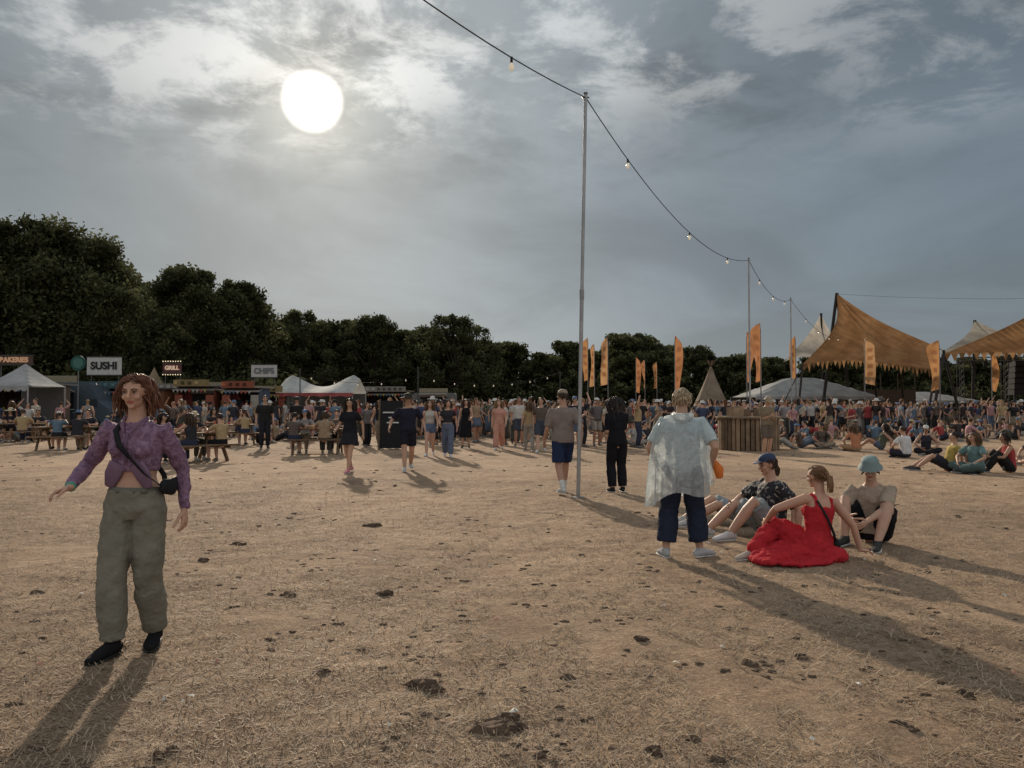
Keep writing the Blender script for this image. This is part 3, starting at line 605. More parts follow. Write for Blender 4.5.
def ground_mat():
    m,nt=new_mat('dry_trampled_grass'); out=N(nt,'ShaderNodeOutputMaterial'); bs=N(nt,'ShaderNodeBsdfPrincipled',inp={'Roughness':.95,'Specular IOR Level':.08})
    tc=N(nt,'ShaderNodeTexCoord').outputs['Object']
    def nz(s,d=6,di=0,ro=.6): x=N(nt,'ShaderNodeTexNoise',inp={'Scale':s,'Detail':d,'Distortion':di,'Roughness':ro}); L(nt,tc,x.inputs['Vector']); return x.outputs['Fac']
    def ramp(f,a,ca,b,cb):
        r=N(nt,'ShaderNodeValToRGB'); e=r.color_ramp.elements; e[0].position=a;e[0].color=(*ca,1);e[1].position=b;e[1].color=(*cb,1); L(nt,f,r.inputs[0]); return r.outputs[0]
    def mix(f,a,b,t='MIX'):
        x=N(nt,'ShaderNodeMix',data_type='RGBA',blend_type=t)
        if isinstance(f,float): x.inputs[0].default_value=f
        else: L(nt,f,x.inputs[0])
        L(nt,a,x.inputs[6]); L(nt,b,x.inputs[7]); return x.outputs[2]
    c1=ramp(nz(14,8,1.5,.7),.38,(.25,.18,.13),.62,(.5,.385,.285))
    c2=ramp(nz(1.1,8,.8,.65),.4,(.28,.205,.15),.6,(.47,.365,.275))
    c=mix(.5,c1,c2)
    big=ramp(nz(.16,4,.5),.4,(.8,.78,.75),.62,(1.12,1.09,1.03)); c=mix(1.0,c,big,'MULTIPLY')
    dirt=N(nt,'ShaderNodeMapRange',inp={'From Min':.54,'From Max':.7}); L(nt,nz(2.6,8,1.4,.68),dirt.inputs['Value'])
    dc=N(nt,'ShaderNodeRGB'); dc.outputs[0].default_value=(.12,.086,.06,1)
    dm=N(nt,'ShaderNodeMath',operation='MULTIPLY',inp={1:.8}); L(nt,dirt.outputs[0],dm.inputs[0]); c=mix(dm.outputs[0],c,dc.outputs[0])
    fine=ramp(nz(90,4,1,.75),.35,(.58,.55,.53),.68,(1.34,1.32,1.27)); c=mix(1.0,c,fine,'MULTIPLY')
    L(nt,c,bs.inputs['Base Color'])
    b1=N(nt,'ShaderNodeBump',inp={'Strength':.9,'Distance':.028}); L(nt,nz(26,8,1,.75),b1.inputs['Height'])
    b2=N(nt,'ShaderNodeBump',inp={'Strength':.7,'Distance':.1}); L(nt,nz(3.2,6,.5,.6),b2.inputs['Height']); L(nt,b1.outputs[0],b2.inputs['Normal']); L(nt,b2.outputs[0],bs.inputs['Normal'])
    L(nt,bs.outputs[0],out.inputs[0]); return m
g=fast_mesh('ground',np.stack([Xg,Yg,Zg],-1).reshape(-1,3),q,np.full((nv,3),.3),ground_mat(),smooth=True)

n=90000; Yb=2.6*np.exp(RNG.random(n)*math.log(16/2.6)); Xb=(RNG.random(n)-.5)*1.5*Yb
keep=vnoise(Xb*1.7,Yb*1.7,9)+vnoise(Xb*6,Yb*6,2)*.5>.5; Xb=Xb[keep];Yb=Yb[keep]; n=len(Xb)
a=RNG.random(n)*6.283; el=RNG.random(n)**2*.7; ln=.02+.05*RNG.random(n); wd=.0012+.0016*RNG.random(n)+Yb*.00018
dx=np.cos(a)*np.cos(el)*ln; dy=np.sin(a)*np.cos(el)*ln; dz=np.sin(el)*ln; px_=-np.sin(a)*wd; py_=np.cos(a)*wd; Z0=gz(Xb,Yb)+.002
P0=np.stack([Xb-px_,Yb-py_,Z0],1);P1=np.stack([Xb+px_,Yb+py_,Z0],1);P2=np.stack([Xb+dx+px_*.4,Yb+dy+py_*.4,Z0+dz+.004],1);P3=np.stack([Xb+dx-px_*.4,Yb+dy-py_*.4,Z0+dz+.004],1)
vv=np.stack([P0,P1,P2,P3],1).reshape(-1,3); col=np.array([.49,.39,.28])*(.45+.75*RNG.random((n,1))); col=np.repeat(col,4,0)
fast_mesh('dry_grass',vv,np.arange(4*n).reshape(-1,4),col,M['straw'])

b=Buf(); r5=random.Random(5)
def clod(x,y,s,flat=.45,col=None):
    nn=9; c=col or tuple(np.array((.09,.063,.044))*r5.uniform(.6,1.4)); b0=len(b.v); z=float(gz(np.array([x]),np.array([y]))[0])
    ph=r5.uniform(0,6.3); b.ell(V(0,0,0),(1,1,1),c,n=nn)
    for i in range(b0,len(b.v)):
        p=b.v[i]; th=math.atan2(p[1],p[0]); k=1+.25*math.sin(3*th+ph)+.18*math.sin(5*th+2*ph+p[2]*3)+r5.uniform(-.12,.12)
        b.v[i]=(x+p[0]*s*k*1.25,y+p[1]*s*k*.8,z+max(p[2],-.3)*s*flat*k+s*flat*.1)
for px,py,sw in[(502,722,20),(502,722,18),(430,685,18),(565,677,8),(385,592,8),(292,592,7),(168,752,10),(40,590,5),(640,640,6),(322,672,8),(715,756,8),(745,660,8),(540,750,6),(272,646,4),(20,700,6),(655,745,12),(690,735,7),(205,560,5),(240,545,6),(372,525,7),(800,655,6),(960,690,7)]:
    Y=CH*F/(py-405); s=sw*Y/F
    for k in range(4): clod(GX(px,Y)+r5.gauss(0,s*.45),Y+r5.gauss(0,s*.45),s*r5.uniform(.3,.8),.65)
for k in range(750):
    Y=2.8*math.exp(r5.random()*math.log(9)); px=r5.uniform(-40,1064); x=GX(px,Y)
    if vnoise(np.array([x*.8]),np.array([Y*.8]),4)[0]<.35: continue
    for j in range(r5.randint(1,3)): clod(x+r5.gauss(0,.06),Y+r5.gauss(0,.06),r5.uniform(.006,.02)*(1+Y*.05),.4)
b.obj('mud_clods',M['clod'],smooth=False)
b=Buf()
for k in range(90):
    Y=3.4*math.exp(r5.random()*math.log(9)); px=r5.uniform(0,1024); x=GX(px,Y); z=float(gz(np.array([x]),np.array([Y]))[0])+.012; s=r5.uniform(.012,.03)
    c=r5.choice([(.6,.6,.58),(.5,.5,.45),(.6,.58,.5),(.4,.2,.15),(.55,.5,.4)]); a=r5.uniform(0,6)
    p=[V(x+s*math.cos(a+t)*r5.uniform(.6,1),Y+s*math.sin(a+t)*r5.uniform(.6,1),z+r5.uniform(-.006,.015)) for t in(0,1.5,3,4.6)]
    b.add(p+[V(x,Y,z+.012)],[(0,1,4),(1,2,4),(2,3,4),(3,0,4)],c)
b.obj('paper_litter',M['part'])

# ------------------------------------------------------------------ trees
def leafset(rng,C,R,per,size,base):
    k=len(C); idx=np.repeat(np.arange(k),per); n=len(idx)
    d=rng.normal(size=(n,3)); d/=np.linalg.norm(d,axis=1,keepdims=True); rad=(rng.random(n)**.5)[:,None]*(1+.25*(rng.random(n)>.85))[:,None]
    p=C[idx]+d*rad*R[idx][:,None]*np.array([1,1,.8])
    u=rng.normal(size=(n,3));u/=np.linalg.norm(u,axis=1,keepdims=True); t=np.cross(u,rng.normal(size=(n,3)));t/=np.linalg.norm(t,axis=1,keepdims=True)
    s=size*(.6+.8*rng.random(n))[:,None]
    vs=np.stack([p-u*s,p-t*s*.55,p+u*s,p+t*s*.55],1).reshape(-1,3)
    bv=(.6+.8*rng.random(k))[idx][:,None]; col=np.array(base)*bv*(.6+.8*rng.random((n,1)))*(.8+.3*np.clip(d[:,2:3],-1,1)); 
    return vs,np.repeat(col,4,0)
def tree_mesh(seed,h,w,blobs,per,size,low=.12,base=(.05,.065,.022)):
    rng=np.random.default_rng(seed); C=[];R=[]
    for i in range(blobs):
        zz=low+(1-low)*rng.random()**.8; prof=math.sin(math.pi*min(.98,(zz-low)/(1-low)*.72+.2))**.7
        a=rng.random()*6.283; rr_=w*prof*(rng.random()**.4)*(.85+.25*math.sin(a*2+seed)+.12*math.sin(a*5+seed*2+zz*6))
        R_=(.055+.085*rng.random()**1.5)*h*(.8 if zz>.8 else 1); C.append((math.cos(a)*rr_,math.sin(a)*rr_,min(zz*h,h-R_*.75))); R.append(R_)
    C=np.array(C);R=np.array(R); vs,col=leafset(rng,C,R,per,size,base)
    tb=Buf(); bc=(.05,.04,.03)
    tb.loft([(0,0,-.1),(.05,0,h*.12),(.1,.05,h*.35),(0,.1,h*.7)],[h*.03,h*.022,h*.017,h*.006],n=8,col=bc)
    for i in range(0,min(16,blobs)):
        c=C[i]; z0=min(c[2]*.6,h*.55); tb.loft([(.08,.05,z0*.8),tuple(c*.5+V(0,0,z0*.45)),tuple(c)],[h*.011,h*.007,h*.003],n=5,col=bc)
    return vs,col,tb
LB=(.078,.085,.04)
def tree(name,X,Y,h,w,seed,blobs=70,per=300,size=.2,low=.1,base=LB):
    e=empty(name,(X,Y,0)); vs,col,tb=tree_mesh(seed,h,w,blobs,per,size,low,base)
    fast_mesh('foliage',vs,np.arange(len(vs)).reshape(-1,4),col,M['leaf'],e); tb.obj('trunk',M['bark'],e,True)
for px,py,Y,w,s in[(-30,222,70,9,1),(38,219,72,7.5,2),(92,236,74,5.5,3),(185,268,88,6.5,4),(238,282,92,5.2,5),(455,316,120,9,6),(375,315,122,6,7),(300,311,118,7,8)]:
    h=ZZ(py,Y); tree('oak_tree' if s<4 else 'broadleaf_tree',GX(px,Y),Y,h,w,s,150 if s<6 else 110,190 if s<6 else 150,.2,.04)
prof=[(-150,230),(0,232),(95,250),(128,292),(142,300),(160,285),(200,280),(250,300),(265,325),(300,318),(340,322),(375,320),(405,332),(450,324),(490,338),(540,342),(580,342),(620,334),(660,336),(700,346),(760,346),(850,352),(950,356),(1100,352),(1250,350)]
vars_=[]
for s in range(4):
    vs,col,tb=tree_mesh(40+s,14,5.5,90,110,.34,.02,LB); k=len(vs)
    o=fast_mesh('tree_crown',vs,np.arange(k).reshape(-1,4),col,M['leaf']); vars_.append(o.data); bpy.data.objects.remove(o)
e=empty('distant_tree_line'); r6=random.Random(6)
px=-170
while px<1260:
    for row in(0,1):
        Y=(104 if px<270 else 128)+row*9+r6.uniform(-4,4); top=np.interp(px,[a for a,_ in prof],[b for _,b in prof])+r6.uniform(-4,10)+row*2
        h=ZZ(top,Y); o=bpy.data.objects.new('tree_crown',r6.choice(vars_)); o.parent=e; sc=h/14; o.location=(GX(px+r6.uniform(-8,8),Y),Y,-.3); o.scale=(sc*r6.uniform(.8,1.25),sc,sc); o.rotation_euler[2]=r6.uniform(0,6.28); scene.collection.objects.link(o)
    px+=r6.uniform(20,34)
rng=np.random.default_rng(77); C=[];R=[]
for x in np.linspace(-130,150,150):
    Y=112 if x<-40 else 124; C.append((x+rng.normal()*.8,Y+rng.normal()*1.5,1.2+rng.random()*2.2)); R.append(2.4+rng.random()*1.4)
for x in np.linspace(-75,-22,46): C.append((x,78+rng.normal(),1.3+rng.random()*1.5)); R.append(2.3+rng.random())
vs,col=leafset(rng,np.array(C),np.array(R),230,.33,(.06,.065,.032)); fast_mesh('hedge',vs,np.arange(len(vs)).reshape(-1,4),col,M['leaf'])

# ------------------------------------------------------------------ light poles and festoon
PT=[(1.07,12.5,6.6),(8.26,26.7,6.6),(13.2,36.3,6.55),(-6.12,-1.7,6.6)]
sc_=(.3,.3,.3)
for i,(x,y,z) in enumerate(PT):
    b=Buf(); lean=.14 if i==0 else .0
    b.tube((x,y,-.1),(x+lean*.5,y,z*.5),.032,sc_,12); b.tube((x+lean*.5,y,z*.5),(x+lean,y,z),.028,sc_,12); b.tube((x+lean*.5,y,z*.5-.08),(x+lean*.5,y,z*.5+.08),.037,(.25,.25,.25),12)
    b.tube((x,y,-.02),(x,y,.012),.11,(.2,.2,.2),14); b.tube((x+lean,y,z),(x+lean,y,z+.03),.034,(.1,.1,.1),10)
    b.tube((x+lean-.06,y,z-.05),(x+lean+.06,y,z-.05),.012,(.15,.15,.15),6)
    b.obj('lighting_pole',M['steel'],smooth=False)
wire=Buf(); bul=Buf()
def span(a,c,sag,ts,th=.009):
    a=V(*a);c=V(*c); ps=[a*(1-t)+c*t-V(0,0,sag*4*t*(1-t)) for t in np.linspace(0,1,25)]
    wire.loft(ps,[th]*25,V(1,.1,0),5,'flat',col=(.015,.015,.015))
    for t in ts:
        p=a*(1-t)+c*t-V(0,0,sag*4*t*(1-t)); wire.tube(p+V(0,0,.01),p-V(0,0,.07),.018,(.02,.02,.02),8)
        bul.loft([p-V(0,0,.07),p-V(0,0,.1),p-V(0,0,.135),p-V(0,0,.165)],[.016,.032,.038,.024],V(1,0,0),10,col=(.9,.88,.82))
A=(1.21,12.5,6.55)
span(A,(-6.12,-1.7,6.55),.75,[.166,.45,.75]); span(A,(8.26,26.7,6.55),.8,[.14,.45,.755]); span((8.26,26.7,6.55),(13.2,36.3,6.5),.55,[.2,.5,.8])
span((13.2,36.3,6.5),(23.5,54,6.4),.8,[.2,.4,.6,.8]); span((24.6,58,9.9),(52,58,10.2),.5,[])
span((GX(418,44),44,3.2),(GX(560,50),50,3.6),.6,np.linspace(.1,.9,7),.014); span((GX(300,46),46,3.4),(GX(418,44),44,3.2),.5,np.linspace(.1,.9,5),.014)
for k,(px,Y) in enumerate([(418,44),(560,50),(300,46)]):
    bb=Buf(); bb.tube((GX(px,Y),Y,-.1),(GX(px,Y),Y,3.7),.035,(.06,.06,.06),8); bb.obj('light_post',M['steel'])
e=empty('festoon_lights'); wire.obj('cable',M['part'],e,True); bul.obj('bulbs',M['bulb'],e,True)

# ------------------------------------------------------------------ flags
for px,yt,yb,Y,wp in[(588,338,380,50,7),(594.5,344,386,53,5),(608,337,384,48,8),(636,357,392,60,5),(645,360,388,64,3),(657,362,388,62,4),(675,336,390,45,8),(747,332,382,42,8),(761,323,381,38,10),(796,336,378,50,6),(865,339,383,45,11),(940,340,389,44,12),(992,346,390,50,8)]:
    X=GX(px,Y);zt=ZZ(yt,Y);zb=ZZ(yb,Y);w=wp/F*Y; b=Buf(); d=r6.choice([-1,1]); ph=r6.uniform(0,6)
    nx,nz_=6,22; vs=[];c0=r6.choice([(.42,.22,.095),(.44,.26,.13),(.4,.19,.09)])
    for j in range(nz_+1):
        t=j/nz_; z=zb+(zt-zb)*t; top=max(0,(t-.82)/.18)
        for i in range(nx+1):
            u=i/nx; ww=w*(1-.75*top**2)*(.82+.18*t); vs.append((d*(u*ww),.2*math.sin(u*2.6+t*5+ph)*u,z-u*.12*top*w-(.22*w*u if j==0 else 0)))
    fs=[(j*(nx+1)+i,j*(nx+1)+i+1,(j+1)*(nx+1)+i+1,(j+1)*(nx+1)+i) for j in range(nz_) for i in range(nx)]
    f=Buf(); f.add(vs,fs,c0)
    for j in range(nz_+1):
        if 3<j<19 and j%4 in(0,1):
            for i in range(2,5): f.c[j*(nx+1)+i]=(.28,.13,.06)
    e=empty('feather_flag',(X,Y,0),r6.uniform(-.5,.5)); f.obj('banner',M['flag'],e,True)
    b.loft([(0,0,-.1),(0,0,zb),(0,0,zt-.3),(d*w*.12,0,zt+.02)],[.035,.03,.022,.012],n=8,col=(.2,.2,.2)); b.obj('flagpole',M['steel'],e,True)

# ------------------------------------------------------------------ tents and stalls
def tri_tent(name,px,Y,w,h,colr):
    b=Buf();nn=20;vs=[];X=GX(px,Y)
    for k,(t) in enumerate(np.linspace(0,1,8)):
        r=(w/2)*(1-t)**1.12+.08
        for j in range(nn):
            a=2*math.pi*j/nn; rr2=r*(1+.03*math.cos(5*a)); vs.append((rr2*math.cos(a),rr2*math.sin(a),h*t))
    fs=[(i*nn+j,i*nn+(j+1)%nn,(i+1)*nn+(j+1)%nn,(i+1)*nn+j) for i in range(7) for j in range(nn)]
    b.add(vs,fs,colr); e=empty(name,(X,Y,0)); b.obj('canvas',M['fabric'],e,True)
    p=Buf()
    for a in np.linspace(0,5.5,7): p.tube((-.25*math.cos(a),-.25*math.sin(a),h-.35),(.35*math.cos(a),.35*math.sin(a),h+.55),.03,(.15,.1,.06),6)
    p.box((0,-w*.43,.8),(.9,.06,1.7),(.05,.04,.03),rx=-.35); p.obj('poles',M['wood'],e)
tri_tent('tepee_tent',711,66,4.2,ZZ(367,66),(.26,.21,.16))
def marquee(name,xa,xb,Y,ze,zr,dep,colr,trim=None,parts=1,kind='hip'):
    Xa,Xb=GX(xa,Y),GX(xb,Y); e=empty(name,((Xa+Xb)/2,Y,0)); W=Xb-Xa; b=Buf(); nx,ny=parts*12,12; vs=[]
    for j in range(ny+1):
        v=j/ny
        for i in range(nx+1):
            u=i/nx; a_=1-abs(2*v-1)
            if kind=='hip': hgt=min(a_,min(u,1-u)*2*W/dep,1)
            elif kind=='pyr': uu=(u*parts)%1 if i<nx else 0; hgt=min(a_,1-abs(2*uu-1))**1.25
            elif kind=='saddle': hgt=a_**.9*(.35+.65*abs(math.cos(math.pi*u))**2.2)*(1 if .03<u<.97 else .75)
            vs.append((-W/2+W*u,dep*(v-.5),ze+(zr-ze)*hgt))
    fs=[(j*(nx+1)+i,j*(nx+1)+i+1,(j+1)*(nx+1)+i+1,(j+1)*(nx+1)+i) for j in range(ny) for i in range(nx)]
    b.add(vs,fs,colr)
    sc=[];sf=[]; m=nx
    for i in range(m+1):
        x=-W/2+W*i/m; sc+= [(x,-dep/2-.01,ze),(x,-dep/2-.01,ze-.2-.1*abs(math.sin(i*math.pi/2)))]
    for i in range(m): sf.append((2*i,2*i+1,2*i+3,2*i+2))
    b.add(sc,sf,trim or colr); b.obj('roof_canvas',M['fabric'],e,False)
    p=Buf(); np_=max(parts,int(W/3.5))
    for i in range(np_+1):
        x=-W/2+.05+(W-.1)*i/np_
        for y in(-dep/2+.05,dep/2-.05): p.tube((x,y,-.05),(x,y,ze+.02),.04,(.3,.3,.3),6)
    p.box((0,dep/2-.12,ze/2),(W-.15,.03,ze-.1),(.09,.085,.08)); p.box((0,-dep/2+.5,.5),(W*.9,.5,1.0),(.12,.1,.08)); p.obj('frame_and_counter',M['part'],e)
    return e
def stall(name,px,Y,w,h,body,roof,txt=None,tz=None,tsize=.7,board=(.75,.75,.72),tcol=(.02,.02,.02),boardw=None,lit=False):
    X=GX(px,Y); e=empty(name,(X,Y,0)); b=Buf(); d=2.2
    b.box((0,d/2,.55),(w,.06,1.1),body); b.box((0,d,h/2),(w,.06,h),tuple(np.array(body)*.5)); 
    for s in(-1,1): b.box((s*w/2,d/2+.0,h/2),(.06,d-.07,h-.02),body); b.box((s*w*.5,.28+d/2-.5,h*.5),(.1,.1,h-.04),tuple(np.array(body)*.6))
    b.box((0,d/2-.2,1.14),(w+.1,.5,.06),(.3,.28,.25)); b.box((0,d*.55,h+.06),(w+.4,d+.6,.1),roof); b.box((0,-.35+d/2-.6,h-.12),(w+.2,.9,.05),roof,rx=.28)
    for i in range(5): b.box((-w*.4+i*w*.2,d-.1,1.6),(.3,.1,.4),random.choice([(.3,.25,.2),(.5,.5,.45),(.3,.08,.05)]))
    for i in range(4): b.tube((-w*.35+i*w*.22,d*.5,1.17),(-w*.35+i*w*.22,d*.5,1.4),.06,random.choice([(.5,.4,.1),(.5,.1,.08),(.6,.6,.6)]),8)
    hb_=random.choice([(.22,.07,.04),(.05,.09,.1),(.2,.15,.07),(.18,.17,.15),(.07,.11,.06)])
    b.box((0,-.75,h+.22),(w*.95,.05,.42),hb_)
    for i in range(int(w*2)): b.box((-w*.42+i*.45,-.79,h+.22),(.22,.03,.2),tuple(np.array(hb_)*random.choice([.3,1.8])))
    for s in(-1,1): b.box((s*w*.42,-.3,1.75),(.5,.04,.8),random.choice([(.03,.03,.03),(.3,.28,.24),(.25,.08,.05)]))
    for i in range(int(w/.25)):
        x=-w/2+i*.25; c=random.choice([(.3,.08,.06),(.3,.24,.08),(.08,.15,.2),(.3,.3,.28)]); b.add([(x,-.82,h-.2),(x+.2,-.82,h-.2),(x+.1,-.82,h-.42)],[(0,1,2)],c)
    b.obj('stall_body',M['part'],e)
    if txt:
        bw=boardw or len(txt)*tsize*.72+.3; s=Buf(); s.box((0,0,tz),(bw,.08,tsize*1.5),board)
        s.box((0,0,tz+tsize*.78),(bw+.1,.12,.06),(.05,.05,.05)); s.box((0,0,tz-tsize*.78),(bw+.1,.12,.06),(.05,.05,.05))
        for q_ in(-1,1): s.tube((q_*bw*.4,.1,h),(q_*bw*.4,.1,tz),.03,(.1,.1,.1),6)
        s.obj('sign_board',M['part'],e)
        cu=bpy.data.curves.new('sign_text','FONT'); cu.body=txt; cu.size=min(tsize*1.25,bw*.98/(len(txt)*.66)); cu.align_x='CENTER'; cu.align_y='CENTER'; cu.extrude=.015; cu.offset=.02
        t=bpy.data.objects.new('sign_text',cu); scene.collection.objects.link(t); t.parent=e; t.location=(0,-.07,tz); t.rotation_euler=(math.pi/2,0,0)
        t.data.materials.append(mat('letters_'+txt,'rgb',.6,0,3,.05,1,color=tcol,emis=.5 if lit else 0))
    return e
def van(px,Y,col,ln=5.2,h=2.7,flip=1,hatch=True):
    e=empty('food_truck',(GX(px,Y),Y,0)); b=Buf(); hw=ln/2
    prof_=[(-hw,.45),(-hw,h-.12),(-hw+.12,h),(hw-1.25,h),(hw-1.1,h-.1),(hw-.75,1.75),(hw-.1,1.3),(hw,1.1),(hw,.45)]
    vs=[];m=len(prof_)
    for y in(0,2.0): vs+=[(x*flip,y,z) for x,z in prof_]
    fs=[tuple(range(m)),tuple(range(2*m-1,m-1,-1))]+[(i,(i+1)%m,(i+1)%m+m,i+m) for i in range(m)]
    b.add(vs,fs,col)
    if hatch:
        b.box((-.5*flip,-.01,1.75),(2.4,.03,.95),(.02,.02,.02)); b.box((-.5*flip,-.45,2.38),(2.5,.95,.05),(.4,.4,.38),rx=-.25); b.box((-.5*flip,-.18,1.24),(2.5,.38,.05),(.3,.3,.3))
        for k in range(4): b.box((-.5*flip-1+k*.6,-.03,1.55+.1*(k%2)),(.3,.02,.35),random.choice([(.4,.3,.15),(.5,.5,.45),(.35,.08,.06)]))
    b.box((-.5*flip,.1,h+.22),(2.6,.05,.4),(.22,.19,.13))
    b.box(((hw-1.0)*flip,-.012,1.62),(.55,.03,.45),(.03,.04,.05)); b.box(((hw-.02)*flip,.5,.75),(.05,.3,.16),(.6,.6,.55)); b.box((0,-.015,.42),(ln-.4,.03,.1),(.04,.04,.04))
    for wx in(-hw+1.1,hw-.85):
        for y in(.02,1.8): b.tube((wx*flip,y-.03,.35),(wx*flip,y+.17,.35),.35,(.015,.015,.015),18); b.tube((wx*flip,y-.04,.35),(wx*flip,y+.0,.35),.19,(.3,.3,.3),12)
    b.obj('van_body',M['part'],e)
stall('food_stall',14,42,3.6,2.6,(.14,.1,.08),(.2,.2,.2),'BAKERIES',ZZ(360,42),.33,(.08,.05,.04),(.35,.2,.12),boardw=2.0,lit=True)
marquee('gazebo_tent',2,48,39,2.45,3.6,3.2,(.36,.37,.37),parts=1,kind='pyr')
stall('food_stall',104,47,4.2,2.5,(.1,.12,.14),(.12,.12,.13),'SUSHI',ZZ(366,47),.72,(.42,.42,.4),(.02,.02,.022),boardw=2.1)
van(62,45,(.06,.08,.1),5.6,2.8,1); van(-12,47,(.3,.3,.28),5,2.6,-1)
stall('food_stall',138,49,2.6,2.5,(.22,.1,.05),(.1,.09,.08))
b=Buf(); Y=41; X=GX(78,Y); z=ZZ(363,Y)
b.tube((X,Y,-.1),(X,Y,z),.03,(.15,.15,.15),8); b.tube((X,Y-.05,z),(X,Y+.0,z),.4,(.02,.07,.06),24); b.tube((X,Y-.065,z),(X,Y-.052,z),.28,(.05,.13,.11),24); b.obj('round_green_sign',M['part'])
marquee('conical_market_tent',145,163,52.5,2.4,ZZ(367,52.5),2,(.28,.22,.15),parts=1,kind='pyr')
e=stall('food_stall',172,52,3.0,2.5,(.1,.07,.06),(.12,.08,.06),'GRILL',ZZ(368,52),.42,(.1,.04,.04),(.5,.35,.25),boardw=1.25,lit=True)
lb=Buf()
for i in range(8):
    for s in(-1,1): lb.ell(V(-.6+i*.17,-.08,ZZ(368,52)+s*.45),(.04,.04,.04),(1,.8,.5),n=6)
lb.obj('sign_bulbs',M['lit'],e)
stall('food_stall',196,50,2.4,2.7,(.2,.07,.05),(.2,.19,.18))
van(218,51,(.2,.05,.045),4.6,2.6,1)
stall('food_stall',242,50,2.2,2.6,(.08,.1,.14),(.26,.25,.23))
stall('food_stall',264,54,3.2,2.4,(.2,.2,.2),(.22,.22,.22),'CHIPS',ZZ(371,54),.58,(.4,.4,.39),(.13,.14,.15),boardw=1.8)
marquee('stretch_tent',286,360,56,2.35,3.75,5,(.45,.46,.44),(.35,.1,.1),kind='saddle')
stall('food_stall',330,62,5,2.5,(.3,.08,.08),(.3,.3,.3)); stall('food_stall',384,64,4,2.6,(.12,.1,.09),(.15,.13,.1)); van(428,70,(.12,.12,.12),5,2.6,-1)
marquee('marquee_tent',742,862,62,2.15,3.7,7,(.34,.35,.345))
marquee('marquee_tent',880,962,70,1.9,2.7,6,(.34,.34,.33))
b=Buf(); b.box((0,-.12,.85),(.75,.04,1.6),(.012,.012,.014),rx=-.12); b.box((0,.16,.85),(.75,.04,1.6),(.02,.018,.016),rx=.12)
for s in(-1,1): b.box((s*.4,-.13,.85),(.05,.06,1.7),(.12,.08,.05),rx=-.12)
for i in range(6): b.box((random.uniform(-.1,.1),-.155+.02*(i-3)*-.8,.4+i*.17),(random.uniform(.25,.5),.008,.045),(.5,.5,.48),rx=-.12)
b.obj('chalkboard_sign',M['part'],loc=(GX(392,26),26,0))
e=empty('wooden_slat_counter',(GX(748,26),26,0)); b=Buf(); r8=random.Random(8)
for j in range(40):
    a=2*math.pi*j/40; R_=.98; c=tuple(np.array((.2,.14,.09))*r8.uniform(.6,1.3))
    b.box((R_*math.cos(a),R_*math.sin(a),.53+r8.uniform(-.02,.02)),(.12,.03,1.06),c,rz=a+math.pi/2+.0)
b.tube((0,0,1.06),(0,0,1.12),1.08,(.2,.15,.1),32); b.tube((0,0,0),(0,0,1.0),.9,(.03,.025,.02),24)
for x,y,s,h in[(-.5,-.2,.4,.3),(-.1,.1,.3,.22),(.35,-.3,.35,.26),(.6,.2,.25,.35)]: b.box((x,y,1.122+h/2),(s,s,h),tuple(np.array((.2,.14,.09))*r8.uniform(.7,1.8)),rz=r8.uniform(0,1))
b.obj('slats',M['wood'],e)
def sail(e,c,k,colr,stripe,edges=(),nn=32):
    c=[V(*x) for x in c]; vs=[];cs=[]
    for j in range(nn+1):
        for i in range(nn+1):
            u,v=i/nn,j/nn; uu=.5+(u-.5)*(1-k*math.sin(math.pi*v)); vv_=.5+(v-.5)*(1-k*math.sin(math.pi*u))
            p=c[0]*(1-uu)*(1-vv_)+c[1]*uu*(1-vv_)+c[2]*uu*vv_+c[3]*(1-uu)*vv_; vs.append(p)
            a_=.5+.5*math.sin(u*22+1.2*math.sin(v*7)+.7*math.sin(u*61)); cs.append(tuple(np.array(colr)*(1-a_*.45)+np.array(stripe)*a_*.45))
    fs=[(j*(nn+1)+i,j*(nn+1)+i+1,(j+1)*(nn+1)+i+1,(j+1)*(nn+1)+i) for j in range(nn) for i in range(nn)]
    b=Buf(); b.add(vs,fs); b.c=cs; b.obj('sail_canopy',M['sail'],e,True)
    t=Buf(); g_=lambda i,j:vs[j*(nn+1)+i]
    E={'v0':[g_(i,0) for i in range(nn+1)],'v1':[g_(i,nn) for i in range(nn+1)],'u0':[g_(0,j) for j in range(nn+1)],'u1':[g_(nn,j) for j in range(nn+1)]}
    for en in edges:
        ed=E[en]
        for i in range(nn):
            a,b_=ed[i],ed[i+1]; dn=.42+.15*math.sin(i*1.7)
            t.add([a-V(0,.02,0),b_-V(0,.02,0),(a+b_)/2-V(0,.02,dn)],[(0,1,2)],tuple(np.array(stripe)*(.5+.3*(i%2))))
    if edges: t.obj('pennant_trim',M['fabric'],e)
def W(px,py,Y): return (GX(px,Y),Y,ZZ(py,Y))
e=empty('stage_canopy'); CA=(.27,.135,.055); CB=(.42,.24,.11)
sail(e,[W(838,293,58),W(944,350,60),W(936,370,46),W(803,364,48)],.2,CA,CB,('v1','u0'))
sail(e,[W(1085,268,56),W(1190,340,58),W(1160,372,44),W(944,354,50)],.2,CA,CB,('v1','u0'))
sail(e,[W(976,320,68),W(1060,350,68),W(1000,356,58),W(940,354,64)],.16,(.34,.31,.26),(.38,.36,.3))
sail(e,[W(822,313,72),W(850,352,74),W(812,356,66),W(784,362,70)],.16,(.36,.34,.3),(.4,.38,.33))
p=Buf(); dk=(.03,.028,.025)
